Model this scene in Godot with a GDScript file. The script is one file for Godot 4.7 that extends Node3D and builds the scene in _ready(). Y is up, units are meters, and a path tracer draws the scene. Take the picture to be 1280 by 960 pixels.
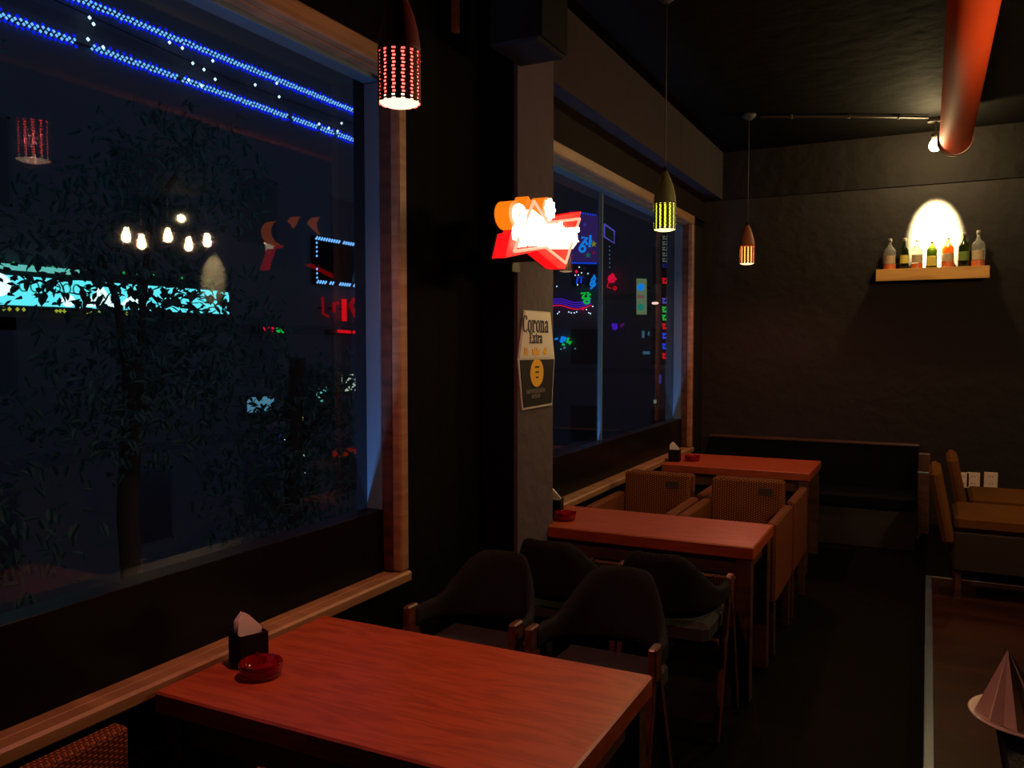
extends Node3D

var M := {}
var taken := {}
var rng := RandomNumberGenerator.new()

# ---------------------------------------------------------------- naming
func numbered(called: String) -> String:
	var n: int = taken.get(called, 0)
	taken[called] = n + 1
	return called if n == 0 else "%s_%03d" % [called, n]

func thing(called: String, label: String, category: String, at := Vector3.ZERO, turn := 0.0, group := "") -> Node3D:
	var o := Node3D.new()
	o.name = numbered(called)
	add_child(o)
	o.position = at
	o.rotation.y = turn
	o.set_meta("label", label)
	o.set_meta("category", category)
	if group:
		o.set_meta("group", group)
	return o

func setting(called: String, label := "") -> Node3D:
	var o := Node3D.new()
	o.name = called
	add_child(o)
	o.set_meta("kind", "structure")
	if label:
		o.set_meta("label", label)
	return o

func copy_of(o: Node3D, label: String, at: Vector3, turn := 0.0) -> Node3D:
	var c: Node3D = o.duplicate()
	var base := String(o.name)
	if base.substr(base.length() - 4).begins_with("_") and base.substr(base.length() - 3).is_valid_int():
		base = base.substr(0, base.length() - 4)
	c.name = numbered(base)
	add_child(c)
	c.position = at
	c.rotation.y = turn
	c.set_meta("label", label)
	return c

# ---------------------------------------------------------------- meshes
func sf(group := -1) -> SurfaceTool:
	var s := SurfaceTool.new()
	s.begin(Mesh.PRIMITIVE_TRIANGLES)
	s.set_smooth_group(group)
	return s

func part(called: String, s: SurfaceTool, m: Material, parent: Node = null) -> MeshInstance3D:
	s.index()
	s.generate_normals()
	return put(called, s.commit(), m, parent)

func put(called: String, mesh: Mesh, m: Material, parent: Node = null) -> MeshInstance3D:
	var o := MeshInstance3D.new()
	o.mesh = mesh
	o.material_override = null
	if mesh is PrimitiveMesh:
		mesh.material = m
	else:
		for i in mesh.get_surface_count():
			mesh.surface_set_material(i, m)
	if parent == null:
		o.name = numbered(called)
		add_child(o)
	else:
		o.name = called
		parent.add_child(o, true)
	return o

func share(called: String, mesh: Mesh, parent: Node, xf: Transform3D) -> MeshInstance3D:
	var o := MeshInstance3D.new()
	o.mesh = mesh
	o.name = called
	parent.add_child(o, true)
	o.transform = xf
	return o

func tri_out(s: SurfaceTool, a: Vector3, b: Vector3, c: Vector3, o: Vector3) -> void:
	var n := (c - a).cross(b - a)
	if n.dot((a + b + c) / 3.0 - o) < 0.0:
		var k := b
		b = c
		c = k
	s.add_vertex(a)
	s.add_vertex(b)
	s.add_vertex(c)

func quad(s: SurfaceTool, a: Vector3, b: Vector3, c: Vector3, d: Vector3) -> void:
	for v in [a, b, c, a, c, d]:
		s.add_vertex(v)

func box(s: SurfaceTool, size: Vector3, at := Vector3.ZERO, bev := 0.0, xf := Transform3D.IDENTITY) -> void:
	var h := size / 2.0
	var b := minf(bev, minf(h.x, minf(h.y, h.z)) * 0.9)
	var o := xf * at
	if b <= 0.0:
		for ax in 3:
			for sg in [-1.0, 1.0]:
				var u := (ax + 1) % 3
				var w := (ax + 2) % 3
				var p: Array[Vector3] = []
				for k in [[-1, -1], [1, -1], [1, 1], [-1, 1]]:
					var v := Vector3.ZERO
					v[ax] = sg * h[ax]
					v[u] = k[0] * h[u]
					v[w] = k[1] * h[w]
					p.append(xf * (at + v))
				tri_out(s, p[0], p[1], p[2], o)
				tri_out(s, p[0], p[2], p[3], o)
		return
	var cp := func(sx: float, sy: float, sz: float, ax: int) -> Vector3:
		var v := Vector3(sx * (h.x - b), sy * (h.y - b), sz * (h.z - b))
		v[ax] += [sx, sy, sz][ax] * b
		return xf * (at + v)
	for ax in 3:
		var u := (ax + 1) % 3
		var w := (ax + 2) % 3
		for sg in [-1.0, 1.0]:
			var p: Array[Vector3] = []
			for k in [[-1.0, -1.0], [1.0, -1.0], [1.0, 1.0], [-1.0, 1.0]]:
				var q := [0.0, 0.0, 0.0]
				q[ax] = sg
				q[u] = k[0]
				q[w] = k[1]
				p.append(cp.call(q[0], q[1], q[2], ax))
			tri_out(s, p[0], p[1], p[2], o)
			tri_out(s, p[0], p[2], p[3], o)
		for su in [-1.0, 1.0]:
			for sw in [-1.0, 1.0]:
				var q1 := [0.0, 0.0, 0.0]
				q1[ax] = -1.0
				q1[u] = su
				q1[w] = sw
				var q2 := q1.duplicate()
				q2[ax] = 1.0
				var a: Vector3 = cp.call(q1[0], q1[1], q1[2], u)
				var c: Vector3 = cp.call(q1[0], q1[1], q1[2], w)
				var d: Vector3 = cp.call(q2[0], q2[1], q2[2], u)
				var e: Vector3 = cp.call(q2[0], q2[1], q2[2], w)
				tri_out(s, a, c, e, o)
				tri_out(s, a, e, d, o)
	for sx in [-1.0, 1.0]:
		for sy in [-1.0, 1.0]:
			for sz in [-1.0, 1.0]:
				tri_out(s, cp.call(sx, sy, sz, 0), cp.call(sx, sy, sz, 1), cp.call(sx, sy, sz, 2), o)

func bar(s: SurfaceTool, a: Vector3, b: Vector3, wide: float, deep: float, bev := 0.0) -> void:
	var y := (b - a)
	var l := y.length()
	y = y / l
	var x := Vector3.RIGHT if absf(y.x) < 0.9 else Vector3.UP
	x = (x - y * x.dot(y)).normalized()
	var z := x.cross(y)
	box(s, Vector3(wide, l, deep), Vector3.ZERO, bev, Transform3D(Basis(x, y, z), (a + b) / 2.0))

func lathe(s: SurfaceTool, prof: Array, seg := 24, xf := Transform3D.IDENTITY) -> void:
	for i in seg:
		var t0 := TAU * i / seg
		var t1 := TAU * (i + 1) / seg
		for j in prof.size() - 1:
			var r0: float = prof[j][0]
			var y0: float = prof[j][1]
			var r1: float = prof[j + 1][0]
			var y1: float = prof[j + 1][1]
			var a := xf * Vector3(r0 * cos(t0), y0, r0 * sin(t0))
			var b := xf * Vector3(r1 * cos(t0), y1, r1 * sin(t0))
			var c := xf * Vector3(r1 * cos(t1), y1, r1 * sin(t1))
			var d := xf * Vector3(r0 * cos(t1), y0, r0 * sin(t1))
			if r0 < 0.00001:
				for v in [d, c, b]:
					s.add_vertex(v)
			elif r1 < 0.00001:
				for v in [d, c, a]:
					s.add_vertex(v)
			else:
				quad(s, d, c, b, a)

func tube(s: SurfaceTool, pts: Array, r: float, seg := 8) -> void:
	var n := pts.size()
	var up := Vector3.UP
	var rings := []
	for i in n:
		var t: Vector3 = (pts[mini(i + 1, n - 1)] - pts[maxi(i - 1, 0)]).normalized()
		if absf(t.dot(up)) > 0.95:
			up = Vector3.RIGHT if absf(t.x) < 0.9 else Vector3.BACK
		var x := up.cross(t).normalized()
		var y := t.cross(x)
		up = y
		var ring := []
		for k in seg:
			ring.append(pts[i] + (x * cos(TAU * k / seg) + y * sin(TAU * k / seg)) * r)
		rings.append(ring)
	for i in n - 1:
		for k in seg:
			var k1 := (k + 1) % seg
			var o: Vector3 = (pts[i] + pts[i + 1]) / 2.0
			tri_out(s, rings[i][k], rings[i + 1][k], rings[i + 1][k1], o)
			tri_out(s, rings[i][k], rings[i + 1][k1], rings[i][k1], o)
	for k in seg:
		tri_out(s, pts[0], rings[0][k], rings[0][(k + 1) % seg], pts[1])
		tri_out(s, pts[n - 1], rings[n - 1][k], rings[n - 1][(k + 1) % seg], pts[n - 2])

# polygon in the x-y plane, from z0 to z1
func extrude(s: SurfaceTool, poly: Array, z0: float, z1: float, xf := Transform3D.IDENTITY) -> void:
	var pp := PackedVector2Array(poly)
	if Geometry2D.is_polygon_clockwise(pp):
		pp.reverse()
	var idx := Geometry2D.triangulate_polygon(pp)
	for i in range(0, idx.size(), 3):
		for zz in [z0, z1]:
			var t := []
			for k in 3:
				t.append(xf * Vector3(pp[idx[i + k]].x, pp[idx[i + k]].y, zz))
			var c: Vector3 = (t[0] + t[1] + t[2]) / 3.0
			tri_out(s, t[0], t[1], t[2], c + xf.basis * Vector3(0, 0, -1 if zz == z1 else 1))
	for i in pp.size():
		var a := pp[i]
		var b := pp[(i + 1) % pp.size()]
		var nrm := Vector2((b - a).y, -(b - a).x)
		var mid := (a + b) / 2.0 - nrm
		var o := xf * Vector3(mid.x, mid.y, (z0 + z1) / 2.0)
		var q := [Vector3(a.x, a.y, z0), Vector3(b.x, b.y, z0), Vector3(b.x, b.y, z1), Vector3(a.x, a.y, z1)]
		tri_out(s, xf * q[0], xf * q[1], xf * q[2], o)
		tri_out(s, xf * q[0], xf * q[2], xf * q[3], o)

func disc_poly(c: Vector2, rx: float, ry: float, n := 20) -> Array:
	var p := []
	for i in n:
		p.append(c + Vector2(cos(TAU * i / n) * rx, sin(TAU * i / n) * ry))
	return p

func text_mesh(t: String, size: float, depth: float, m: Material, serif := false, bold := true) -> TextMesh:
	var f := SystemFont.new()
	f.font_names = PackedStringArray(["Droid Serif" if serif else "Droid Sans"])
	f.font_weight = 700 if bold else 400
	var tm := TextMesh.new()
	tm.font = f
	tm.text = t
	tm.font_size = 32
	tm.pixel_size = size / 32.0
	tm.depth = depth
	tm.material = m
	return tm

# ---------------------------------------------------------------- materials
func lin(r: float, g: float, b: float) -> Color:
	return Color(r, g, b).linear_to_srgb()

func mat(called: String, c: Color, rough := 0.7, metal := 0.0) -> StandardMaterial3D:
	var m := StandardMaterial3D.new()
	m.resource_name = called
	m.albedo_color = c
	m.roughness = rough
	m.metallic = metal
	M[called] = m
	return m

func glow(called: String, c: Color, e: float) -> StandardMaterial3D:
	var m := mat(called, Color(0.05, 0.05, 0.05), 0.6)
	m.emission_enabled = true
	m.emission = c
	m.emission_energy_multiplier = e
	return m

func textured(m: StandardMaterial3D, im: Image, scale: Vector3, bump := 0.0) -> void:
	m.albedo_texture = ImageTexture.create_from_image(im)
	m.uv1_triplanar = true
	m.uv1_scale = scale
	m.uv1_triplanar_sharpness = 8.0

func bumped(m: StandardMaterial3D, freq: float, strength: float, scale: float, octaves := 4) -> void:
	var n := FastNoiseLite.new()
	n.seed = 7
	n.frequency = freq
	n.fractal_octaves = octaves
	var t := NoiseTexture2D.new()
	t.width = 256
	t.height = 256
	t.seamless = true
	t.as_normal_map = true
	t.bump_strength = strength
	t.noise = n
	m.normal_enabled = true
	m.normal_texture = t
	m.uv1_triplanar = true
	m.uv1_scale = Vector3.ONE * scale

func wood_image(w: int, h: int, dark: Color, light: Color, sd: int, streak: float, pores: float) -> Image:
	var im := Image.create(w, h, false, Image.FORMAT_RGB8)
	var n := FastNoiseLite.new()
	n.seed = sd
	n.frequency = 0.01
	n.fractal_octaves = 4
	var p := FastNoiseLite.new()
	p.seed = sd + 5
	p.frequency = 0.06
	for y in h:
		for x in w:
			# wrap by blending so that the picture repeats
			var fx := float(x) / w
			var a := n.get_noise_2d(x * 0.25, y * 1.6) * (1.0 - fx) + n.get_noise_2d((x - w) * 0.25, y * 1.6) * fx
			var ring := 0.5 + 0.5 * sin(a * streak + y * 0.16)
			var fine := p.get_noise_2d(x * 0.12, y * 3.2)
			var v := clampf(ring * 0.65 + 0.25 + fine * pores, 0.0, 1.0)
			im.set_pixel(x, y, dark.lerp(light, v))
	return im

func weave_image() -> Image:
	var im := Image.create(64, 64, false, Image.FORMAT_RGB8)
	for y in 64:
		for x in 64:
			var cx := x / 16
			var cy := y / 8
			var over := (cx + cy) % 2 == 0
			var u := fmod(float(x), 16.0) / 16.0
			var v := fmod(float(y), 8.0) / 8.0
			var k := sin(PI * v) * (0.55 + 0.45 * sin(PI * u)) if over else sin(PI * u) * 0.55 * (0.4 + 0.6 * sin(PI * v))
			im.set_pixel(x, y, Color(0.16, 0.1, 0.06).lerp(Color(0.78, 0.6, 0.42), clampf(k, 0, 1)))
	return im

func make_materials() -> void:
	var tw := mat("table_wood", Color.WHITE, 0.38)
	textured(tw, wood_image(512, 256, lin(0.25, 0.042, 0.012), lin(0.38, 0.072, 0.022), 3, 14.0, 0.5), Vector3(1.1, 2.6, 2.6))
	var dw := mat("dark_wood", Color.WHITE, 0.45)
	textured(dw, wood_image(256, 128, lin(0.035, 0.014, 0.008), lin(0.09, 0.035, 0.018), 11, 8.0, 0.3), Vector3(2.0, 2.0, 2.0))
	var aw := mat("arm_wood", Color.WHITE, 0.35)
	textured(aw, wood_image(256, 128, lin(0.055, 0.017, 0.009), lin(0.12, 0.037, 0.018), 12, 8.0, 0.3), Vector3(3.0, 3.0, 3.0))
	var pine := mat("pine_trim", Color.WHITE, 0.5)
	textured(pine, wood_image(256, 128, lin(0.2, 0.105, 0.045), lin(0.34, 0.19, 0.085), 21, 10.0, 0.25), Vector3(0.9, 3.0, 0.9))
	var sh := mat("shelf_wood", Color.WHITE, 0.55)
	textured(sh, wood_image(256, 128, lin(0.52, 0.25, 0.05), lin(0.75, 0.4, 0.09), 31, 8.0, 0.2), Vector3(1.2, 3.0, 3.0))
	var wk := mat("wicker", lin(0.85, 0.5, 0.44), 0.6)
	textured(wk, weave_image(), Vector3(17, 17, 17))
	wk.heightmap_enabled = false
	bumped(mat("grey_plaster", lin(0.085, 0.068, 0.082), 0.85), 0.03, 1.6, 0.8)
	bumped(mat("back_paint", lin(0.027, 0.024, 0.023), 0.8), 0.03, 1.4, 0.7)
	bumped(mat("beam_paint", lin(0.015, 0.013, 0.012), 0.8), 0.03, 1.8, 0.6)
	bumped(mat("left_beam_paint", lin(0.042, 0.033, 0.036), 0.85), 0.03, 1.6, 0.8)
	bumped(mat("black_paint", lin(0.004, 0.004, 0.005), 0.9), 0.03, 1.5, 0.8)
	bumped(mat("ceiling_paint", lin(0.003, 0.0024, 0.002), 0.8), 0.03, 0.6, 0.5)
	bumped(mat("floor_dark", lin(0.0028, 0.0019, 0.0018), 0.75), 0.03, 1.2, 0.7)
	var pf := mat("platform_wood", Color.WHITE, 0.4)
	textured(pf, wood_image(256, 128, lin(0.022, 0.008, 0.005), lin(0.045, 0.016, 0.009), 41, 7.0, 0.25), Vector3(0.8, 0.8, 0.8))
	mat("steel", lin(0.1, 0.13, 0.17), 0.3, 0.3)
	mat("aluminium", lin(0.07, 0.14, 0.19), 0.6)
	mat("black_metal", lin(0.02, 0.02, 0.02), 0.5)
	mat("black_plastic", lin(0.015, 0.014, 0.014), 0.45)
	mat("black_film", lin(0.006, 0.006, 0.007), 0.3)
	mat("speaker_grille", lin(0.012, 0.012, 0.012), 0.8)
	mat("brown_black", lin(0.014, 0.009, 0.009), 0.7)
	bumped(mat("charcoal_fabric", lin(0.02, 0.021, 0.023), 0.95), 0.15, 8.0, 6.0, 2)
	bumped(mat("grey_fabric", lin(0.055, 0.055, 0.056), 0.95), 0.15, 8.0, 6.0, 2)
	bumped(mat("mustard_fabric", lin(0.125, 0.05, 0.011), 0.9), 0.15, 5.0, 6.0, 2)
	bumped(mat("brown_fabric", lin(0.04, 0.03, 0.024), 0.9), 0.15, 5.0, 6.0, 2)
	bumped(mat("black_leather", lin(0.004, 0.004, 0.005), 0.6), 0.08, 4.0, 4.0, 3)
	mat("paper", lin(0.78, 0.7, 0.66), 0.9)
	mat("red_paint", lin(0.4, 0.048, 0.01), 0.75).metallic_specular = 0.12
	mat("flange_metal", lin(0.4, 0.3, 0.24), 0.4, 0.6)
	mat("napkin_cloth", lin(0.55, 0.45, 0.33), 0.9)
	mat("white_plate", lin(0.7, 0.62, 0.5), 0.3)
	mat("socket_white", lin(0.75, 0.62, 0.5), 0.5)
	mat("tag_dark", lin(0.03, 0.015, 0.012), 0.6)
	var rg := mat("red_glass", Color(0.75, 0.03, 0.03, 0.25), 0.05)
	rg.refraction_enabled = true
	rg.refraction_scale = 0.05
	var pane := mat("pane", Color(0.25, 0.32, 0.4, 0.01), 0.02)
	pane.transparency = BaseMaterial3D.TRANSPARENCY_ALPHA
	mat("sign_white", lin(0.62, 0.56, 0.52), 0.45)
	mat("sign_black", lin(0.012, 0.012, 0.016), 0.45)
	mat("sign_gold", lin(0.75, 0.4, 0.04), 0.45)
	mat("sign_grey", lin(0.16, 0.15, 0.15), 0.5)
	mat("sign_navy", lin(0.02, 0.018, 0.035), 0.5)
	mat("sign_edge", lin(0.5, 0.46, 0.44), 0.4)
	mat("facade", lin(0.16, 0.16, 0.165), 0.9)
	mat("facade_ledge", lin(0.11, 0.11, 0.12), 0.9)
	mat("dark_pane", lin(0.05, 0.052, 0.058), 0.2)
	mat("asphalt", lin(0.03, 0.03, 0.032), 0.85)
	mat("bark", lin(0.04, 0.03, 0.022), 0.95)
	var lf := mat("leaf", lin(0.07, 0.13, 0.11), 0.75)
	lf.cull_mode = BaseMaterial3D.CULL_DISABLED
	lf.backlight_enabled = true
	lf.backlight = lin(0.06, 0.12, 0.1)
	mat("cord_black", lin(0.06, 0.055, 0.05), 0.7)
	mat("conduit", lin(0.05, 0.045, 0.04), 0.6)
	for k in ["back_paint", "beam_paint", "grey_plaster", "left_beam_paint", "platform_wood", "black_paint", "ceiling_paint", "floor_dark", "black_film", "brown_black", "charcoal_fabric", "grey_fabric", "black_leather", "black_plastic", "speaker_grille", "facade", "brown_fabric", "mustard_fabric", "wicker", "leaf"]:
		M[k].metallic_specular = 0.16

# ---------------------------------------------------------------- lights
func omni(parent: Node, at: Vector3, c: Color, e: float, size := 0.05) -> OmniLight3D:
	var l := OmniLight3D.new()
	l.name = "lamp_light"
	l.light_color = c
	l.light_energy = e
	l.light_size = size
	l.omni_range = 14.0
	l.omni_attenuation = 2.0
	l.shadow_enabled = true
	parent.add_child(l, true)
	l.position = at
	return l

# ---------------------------------------------------------------- lamps
func pendant(at: Vector3, top: float, label: String, shade: StandardMaterial3D, core: StandardMaterial3D, base: StandardMaterial3D, light: Color, e: float, side: float) -> void:
	var t := thing("pendant_lamp", label, "lamp", at, 0.0, "pendant lamps over the window tables")
	var s := sf(0)
	lathe(s, [[0.0672, 0.155], [0.067, 0.17], [0.064, 0.2], [0.057, 0.235], [0.046, 0.275], [0.033, 0.31], [0.022, 0.335], [0.015, 0.35], [0.013, 0.352], [0.03, 0.31], [0.054, 0.235], [0.064, 0.17], [0.0645, 0.155], [0.0672, 0.155]], 40)
	part("lamp_cap", s, shade, t)
	# perforated band: strips of sheet with a chain of holes between them
	s = sf(-1)
	var cols := 14
	var rows := 13
	var hgt := 0.155
	for i in cols:
		var t0 := TAU * i / cols
		var solid := TAU / cols * 0.56
		var arc := func(a0: float, a1: float, y0: float, y1: float) -> void:
			var n := 3
			for k in n:
				var p0: float = lerp(a0, a1, float(k) / n)
				var p1: float = lerp(a0, a1, float(k + 1) / n)
				for rr in [[0.0672, false], [0.0645, true]]:
					var r: float = rr[0]
					var a := Vector3(r * cos(p0), y0, r * sin(p0))
					var b := Vector3(r * cos(p0), y1, r * sin(p0))
					var c := Vector3(r * cos(p1), y1, r * sin(p1))
					var d := Vector3(r * cos(p1), y0, r * sin(p1))
					if rr[1]:
						quad(s, a, b, c, d)
					else:
						quad(s, d, c, b, a)
		arc.call(t0, t0 + solid, 0.0, hgt)
		for j in rows + 1:
			var y0 := 0.006 + (hgt - 0.014) * j / rows
			arc.call(t0 + solid, t0 + TAU / cols, maxf(0.0, y0 - 0.0022), y0 + 0.0022)
			if j < rows:
				var off := TAU / cols * 0.08
				if j % 2 == 0:
					arc.call(t0 + solid, t0 + solid + off, y0, y0 + (hgt - 0.014) / rows)
				else:
					arc.call(t0 + TAU / cols - off, t0 + TAU / cols, y0, y0 + (hgt - 0.014) / rows)
	part("perforated_shade", s, shade, t)
	s = sf(0)
	lathe(s, [[0.054, 0.019], [0.056, 0.024], [0.056, 0.145], [0.05, 0.152], [0.0, 0.152]], 28)
	part("lamp_diffuser", s, core, t)
	s = sf(0)
	lathe(s, [[0.0, -0.009], [0.04, -0.007], [0.06, 0.0], [0.063, 0.006], [0.06, 0.016], [0.0, 0.018]], 32)
	part("lamp_lens", s, base, t)
	s = sf(0)
	lathe(s, [[0.0145, 0.35], [0.014, 0.368], [0.006, 0.378], [0.0, 0.379]], 16)
	part("cord_grip", s, M.black_plastic, t)
	s = sf(0)
	tube(s, [Vector3(0, 0.322, 0), Vector3(0.001, (0.322 + top - at.y) / 2.0, 0.001), Vector3(0, top - at.y - 0.01, 0)], 0.0042, 8)
	part("cord", s, M.cord_black, t)
	s = sf(0)
	lathe(s, [[0.0, top - at.y - 0.045], [0.02, top - at.y - 0.043], [0.05, top - at.y - 0.02], [0.056, top - at.y], [0.0, top - at.y]], 20)
	part("ceiling_rose", s, M.conduit, t)
	for c in t.get_children():
		if c.name in ["lamp_cap", "perforated_shade", "lamp_diffuser", "lamp_lens", "cord_grip"]:
			c.scale = Vector3.ONE * 0.86
	var l := SpotLight3D.new()
	l.name = "lamp_light"
	l.light_color = light
	l.light_energy = e
	l.light_size = 0.01
	l.spot_range = 10.0
	l.spot_attenuation = 2.0
	l.spot_angle = 87.0
	l.spot_angle_attenuation = 0.5
	l.shadow_enabled = true
	t.add_child(l)
	l.position = Vector3(0, 0.004, 0)
	l.rotation.x = -PI / 2
	omni(t, Vector3(0, 0.075, 0), light, side, 0.03)

func warm_bulb(at: Vector3, top: float, label: String, e: float) -> void:
	var t := thing("bulb_pendant", label, "lamp", at, 0.0, "bare warm bulbs reflected in the window")
	var s := sf(0)
	lathe(s, [[0.0, -0.036], [0.015, -0.033], [0.027, -0.02], [0.031, -0.002], [0.027, 0.02], [0.02, 0.045], [0.016, 0.07], [0.0, 0.07]], 20)
	part("light_bulb", s, M.bulb_glow, t)
	s = sf(0)
	lathe(s, [[0.0, 0.07], [0.02, 0.07], [0.021, 0.12], [0.008, 0.135], [0.0, 0.136]], 16)
	part("lamp_socket", s, M.black_plastic, t)
	s = sf(0)
	tube(s, [Vector3(0, 0.13, 0), Vector3(0, (top - at.y) / 2.0, 0), Vector3(0, top - at.y, 0)], 0.004, 6)
	part("cord", s, M.cord_black, t)
	omni(t, Vector3.ZERO, Color(1.0, 0.76, 0.54), e, 0.02)

func wall_spot(at: Vector3, aim: Vector3, label: String, wide: float, narrow: float) -> void:
	var t := thing("spot_lamp", label, "lamp", at)
	var s := sf(0)
	lathe(s, [[0.0, -0.045], [0.025, -0.041], [0.042, -0.022], [0.046, 0.0], [0.042, 0.022], [0.028, 0.042], [0.0, 0.05]], 20)
	part("light_bulb", s, M.spot_glow, t)
	s = sf(0)
	lathe(s, [[0.0, 0.05], [0.026, 0.048], [0.028, 0.09], [0.012, 0.1], [0.0, 0.101]], 16)
	part("lamp_socket", s, M.conduit, t)
	s = sf(0)
	tube(s, [Vector3(0, 0.095, 0), Vector3(0, 3.5 - at.y - 0.01, 0)], 0.008, 8)
	part("stem", s, M.conduit, t)
	s = sf(-1)
	box(s, Vector3(0.12, 0.035, 0.05), Vector3(0, 3.5 - at.y - 0.0175, 0), 0.006)
	part("mounting_plate", s, M.conduit, t)
	omni(t, Vector3.ZERO, Color(1.0, 0.88, 0.62), wide, 0.04)
	var l := SpotLight3D.new()
	l.name = "lamp_beam"
	l.light_color = Color(1.0, 0.92, 0.66)
	l.light_energy = narrow
	l.light_size = 0.03
	l.spot_range = 10.0
	l.spot_attenuation = 2.0
	l.spot_angle = 15.0
	l.spot_angle_attenuation = 0.6
	l.shadow_enabled = true
	t.add_child(l)
	l.look_at_from_position(at, aim, Vector3.UP)

# ---------------------------------------------------------------- furniture
func table(at: Vector3, size: Vector3, label: String) -> Node3D:
	# at = centre on the floor
	var t := thing("dining_table", label, "table", at, 0.0, "wooden tables along the window")
	var s := sf(-1)
	box(s, Vector3(size.x, 0.062, size.z), Vector3(0, size.y - 0.031, 0), 0.006)
	part("tabletop", s, M.table_wood, t)
	s = sf(-1)
	box(s, Vector3(size.x - 0.12, 0.09, 0.025), Vector3(0, size.y - 0.107, size.z / 2 - 0.055), 0.003)
	box(s, Vector3(size.x - 0.12, 0.09, 0.025), Vector3(0, size.y - 0.107, -size.z / 2 + 0.055), 0.003)
	box(s, Vector3(0.025, 0.09, size.z - 0.136), Vector3(size.x / 2 - 0.055, size.y - 0.107, 0), 0.003)
	box(s, Vector3(0.025, 0.09, size.z - 0.136), Vector3(-size.x / 2 + 0.055, size.y - 0.107, 0), 0.003)
	part("apron", s, M.dark_wood, t)
	for sx in [-1, 1]:
		for sz in [-1, 1]:
			s = sf(-1)
			box(s, Vector3(0.07, size.y - 0.062, 0.07), Vector3(sx * (size.x / 2 - 0.048), (size.y - 0.062) / 2, sz * (size.z / 2 - 0.048)), 0.004)
			part("leg", s, M.dark_wood, t)
	return t

func lounge_chair(label: String, at: Vector3, turn: float) -> Node3D:
	# faces -z; wrapped upholstered back on two A shaped wooden sides
	var t := thing("lounge_chair", label, "chair", at, turn, "charcoal chairs with wrapped backs")
	var s := sf(0)
	var n := 36
	var rows := 8
	var th := 0.035
	var grid := func(i: int, j: int, inner: bool) -> Vector3:
		var f := -1.0 + 2.0 * i / n
		var ph := f * deg_to_rad(104.0)
		var k := absf(f)
		var hump := 1.0 - smoothstep(0.2, 0.7, k)
		var y1 := 0.655 + 0.17 * hump
		var y0 := 0.545 + 0.035 * smoothstep(0.3, 0.9, k)
		var v := float(j) / rows
		var y := lerpf(y0, y1, v)
		var lean := 0.05 * v * hump
		var rx := 0.229 + lean * 0.1
		var rz := 0.25 + lean
		var edge := 1.0 - pow(absf(v * 2.0 - 1.0), 6.0)
		var d := th * 0.5 * (0.35 + 0.65 * edge) * (-1.0 if inner else 1.0)
		return Vector3(sin(ph) * (rx + d), y, cos(ph) * (rz + d))
	for i in n:
		for j in rows:
			quad(s, grid.call(i, j, false), grid.call(i, j + 1, false), grid.call(i + 1, j + 1, false), grid.call(i + 1, j, false))
			quad(s, grid.call(i + 1, j, true), grid.call(i + 1, j + 1, true), grid.call(i, j + 1, true), grid.call(i, j, true))
		quad(s, grid.call(i, rows, false), grid.call(i, rows, true), grid.call(i + 1, rows, true), grid.call(i + 1, rows, false))
		quad(s, grid.call(i, 0, true), grid.call(i, 0, false), grid.call(i + 1, 0, false), grid.call(i + 1, 0, true))
	for e in [0, n]:
		for j in rows:
			if e == 0:
				quad(s, grid.call(e, j, true), grid.call(e, j + 1, true), grid.call(e, j + 1, false), grid.call(e, j, false))
			else:
				quad(s, grid.call(e, j, false), grid.call(e, j + 1, false), grid.call(e, j + 1, true), grid.call(e, j, true))
	part("backrest", s, M.charcoal_fabric, t)
	s = sf(-1)
	box(s, Vector3(0.41, 0.1, 0.46), Vector3(0, 0.475, -0.02), 0.025)
	part("seat", s, M.grey_fabric, t)
	for sx in [-1, 1]:
		s = sf(-1)
		box(s, Vector3(0.03, 0.12, 0.075), Vector3(sx * 0.232, 0.61, -0.075), 0.006)
		part("armrest", s, M.arm_wood, t)
		for sz in [-1, 1]:
			s = sf(-1)
			bar(s, Vector3(sx * 0.232, 0.6, -0.075 + sz * 0.018), Vector3(sx * 0.234, 0.006, -0.04 + sz * 0.2), 0.026, 0.034, 0.004)
			part("leg", s, M.arm_wood, t)
	s = sf(-1)
	box(s, Vector3(0.44, 0.03, 0.035), Vector3(0, 0.408, -0.16), 0.004)
	box(s, Vector3(0.44, 0.03, 0.035), Vector3(0, 0.408, 0.075), 0.004)
	part("seat_rail", s, M.arm_wood, t)
	return t

func wicker_chair(label: String, at: Vector3, turn: float) -> Node3D:
	# faces -z; back panel at z 0 .. 0.07, arms run forward
	var t := thing("wicker_armchair", label, "chair", at, turn, "woven wicker armchairs")
	var s := sf(-1)
	box(s, Vector3(0.43, 0.57, 0.055), Vector3(0, 0.58, 0.0), 0.012, Transform3D(Basis(Vector3.RIGHT, 0.06), Vector3(0, 0, 0)))
	part("backrest", s, M.wicker, t)
	for sx in [-1, 1]:
		s = sf(-1)
		box(s, Vector3(0.055, 0.44, 0.6), Vector3(sx * 0.244, 0.51, -0.265), 0.012)
		part("armrest", s, M.wicker, t)
	s = sf(-1)
	box(s, Vector3(0.43, 0.12, 0.53), Vector3(0, 0.35, -0.3), 0.01)
	part("seat", s, M.wicker, t)
	s = sf(-1)
	box(s, Vector3(0.42, 0.06, 0.49), Vector3(0, 0.44, -0.305), 0.02)
	part("cushion", s, M.brown_fabric, t)
	s = sf(-1)
	box(s, Vector3(0.085, 0.045, 0.004), Vector3(-0.13, 0.815, -0.082), 0.0)
	part("maker_tag", s, M.tag_dark, t)
	for sx in [-1, 1]:
		for sz in [-0.53, 0.0]:
			s = sf(-1)
			box(s, Vector3(0.045, 0.29, 0.045), Vector3(sx * 0.244, 0.145, sz), 0.004)
			part("leg", s, M.dark_wood, t)
	return t

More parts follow.
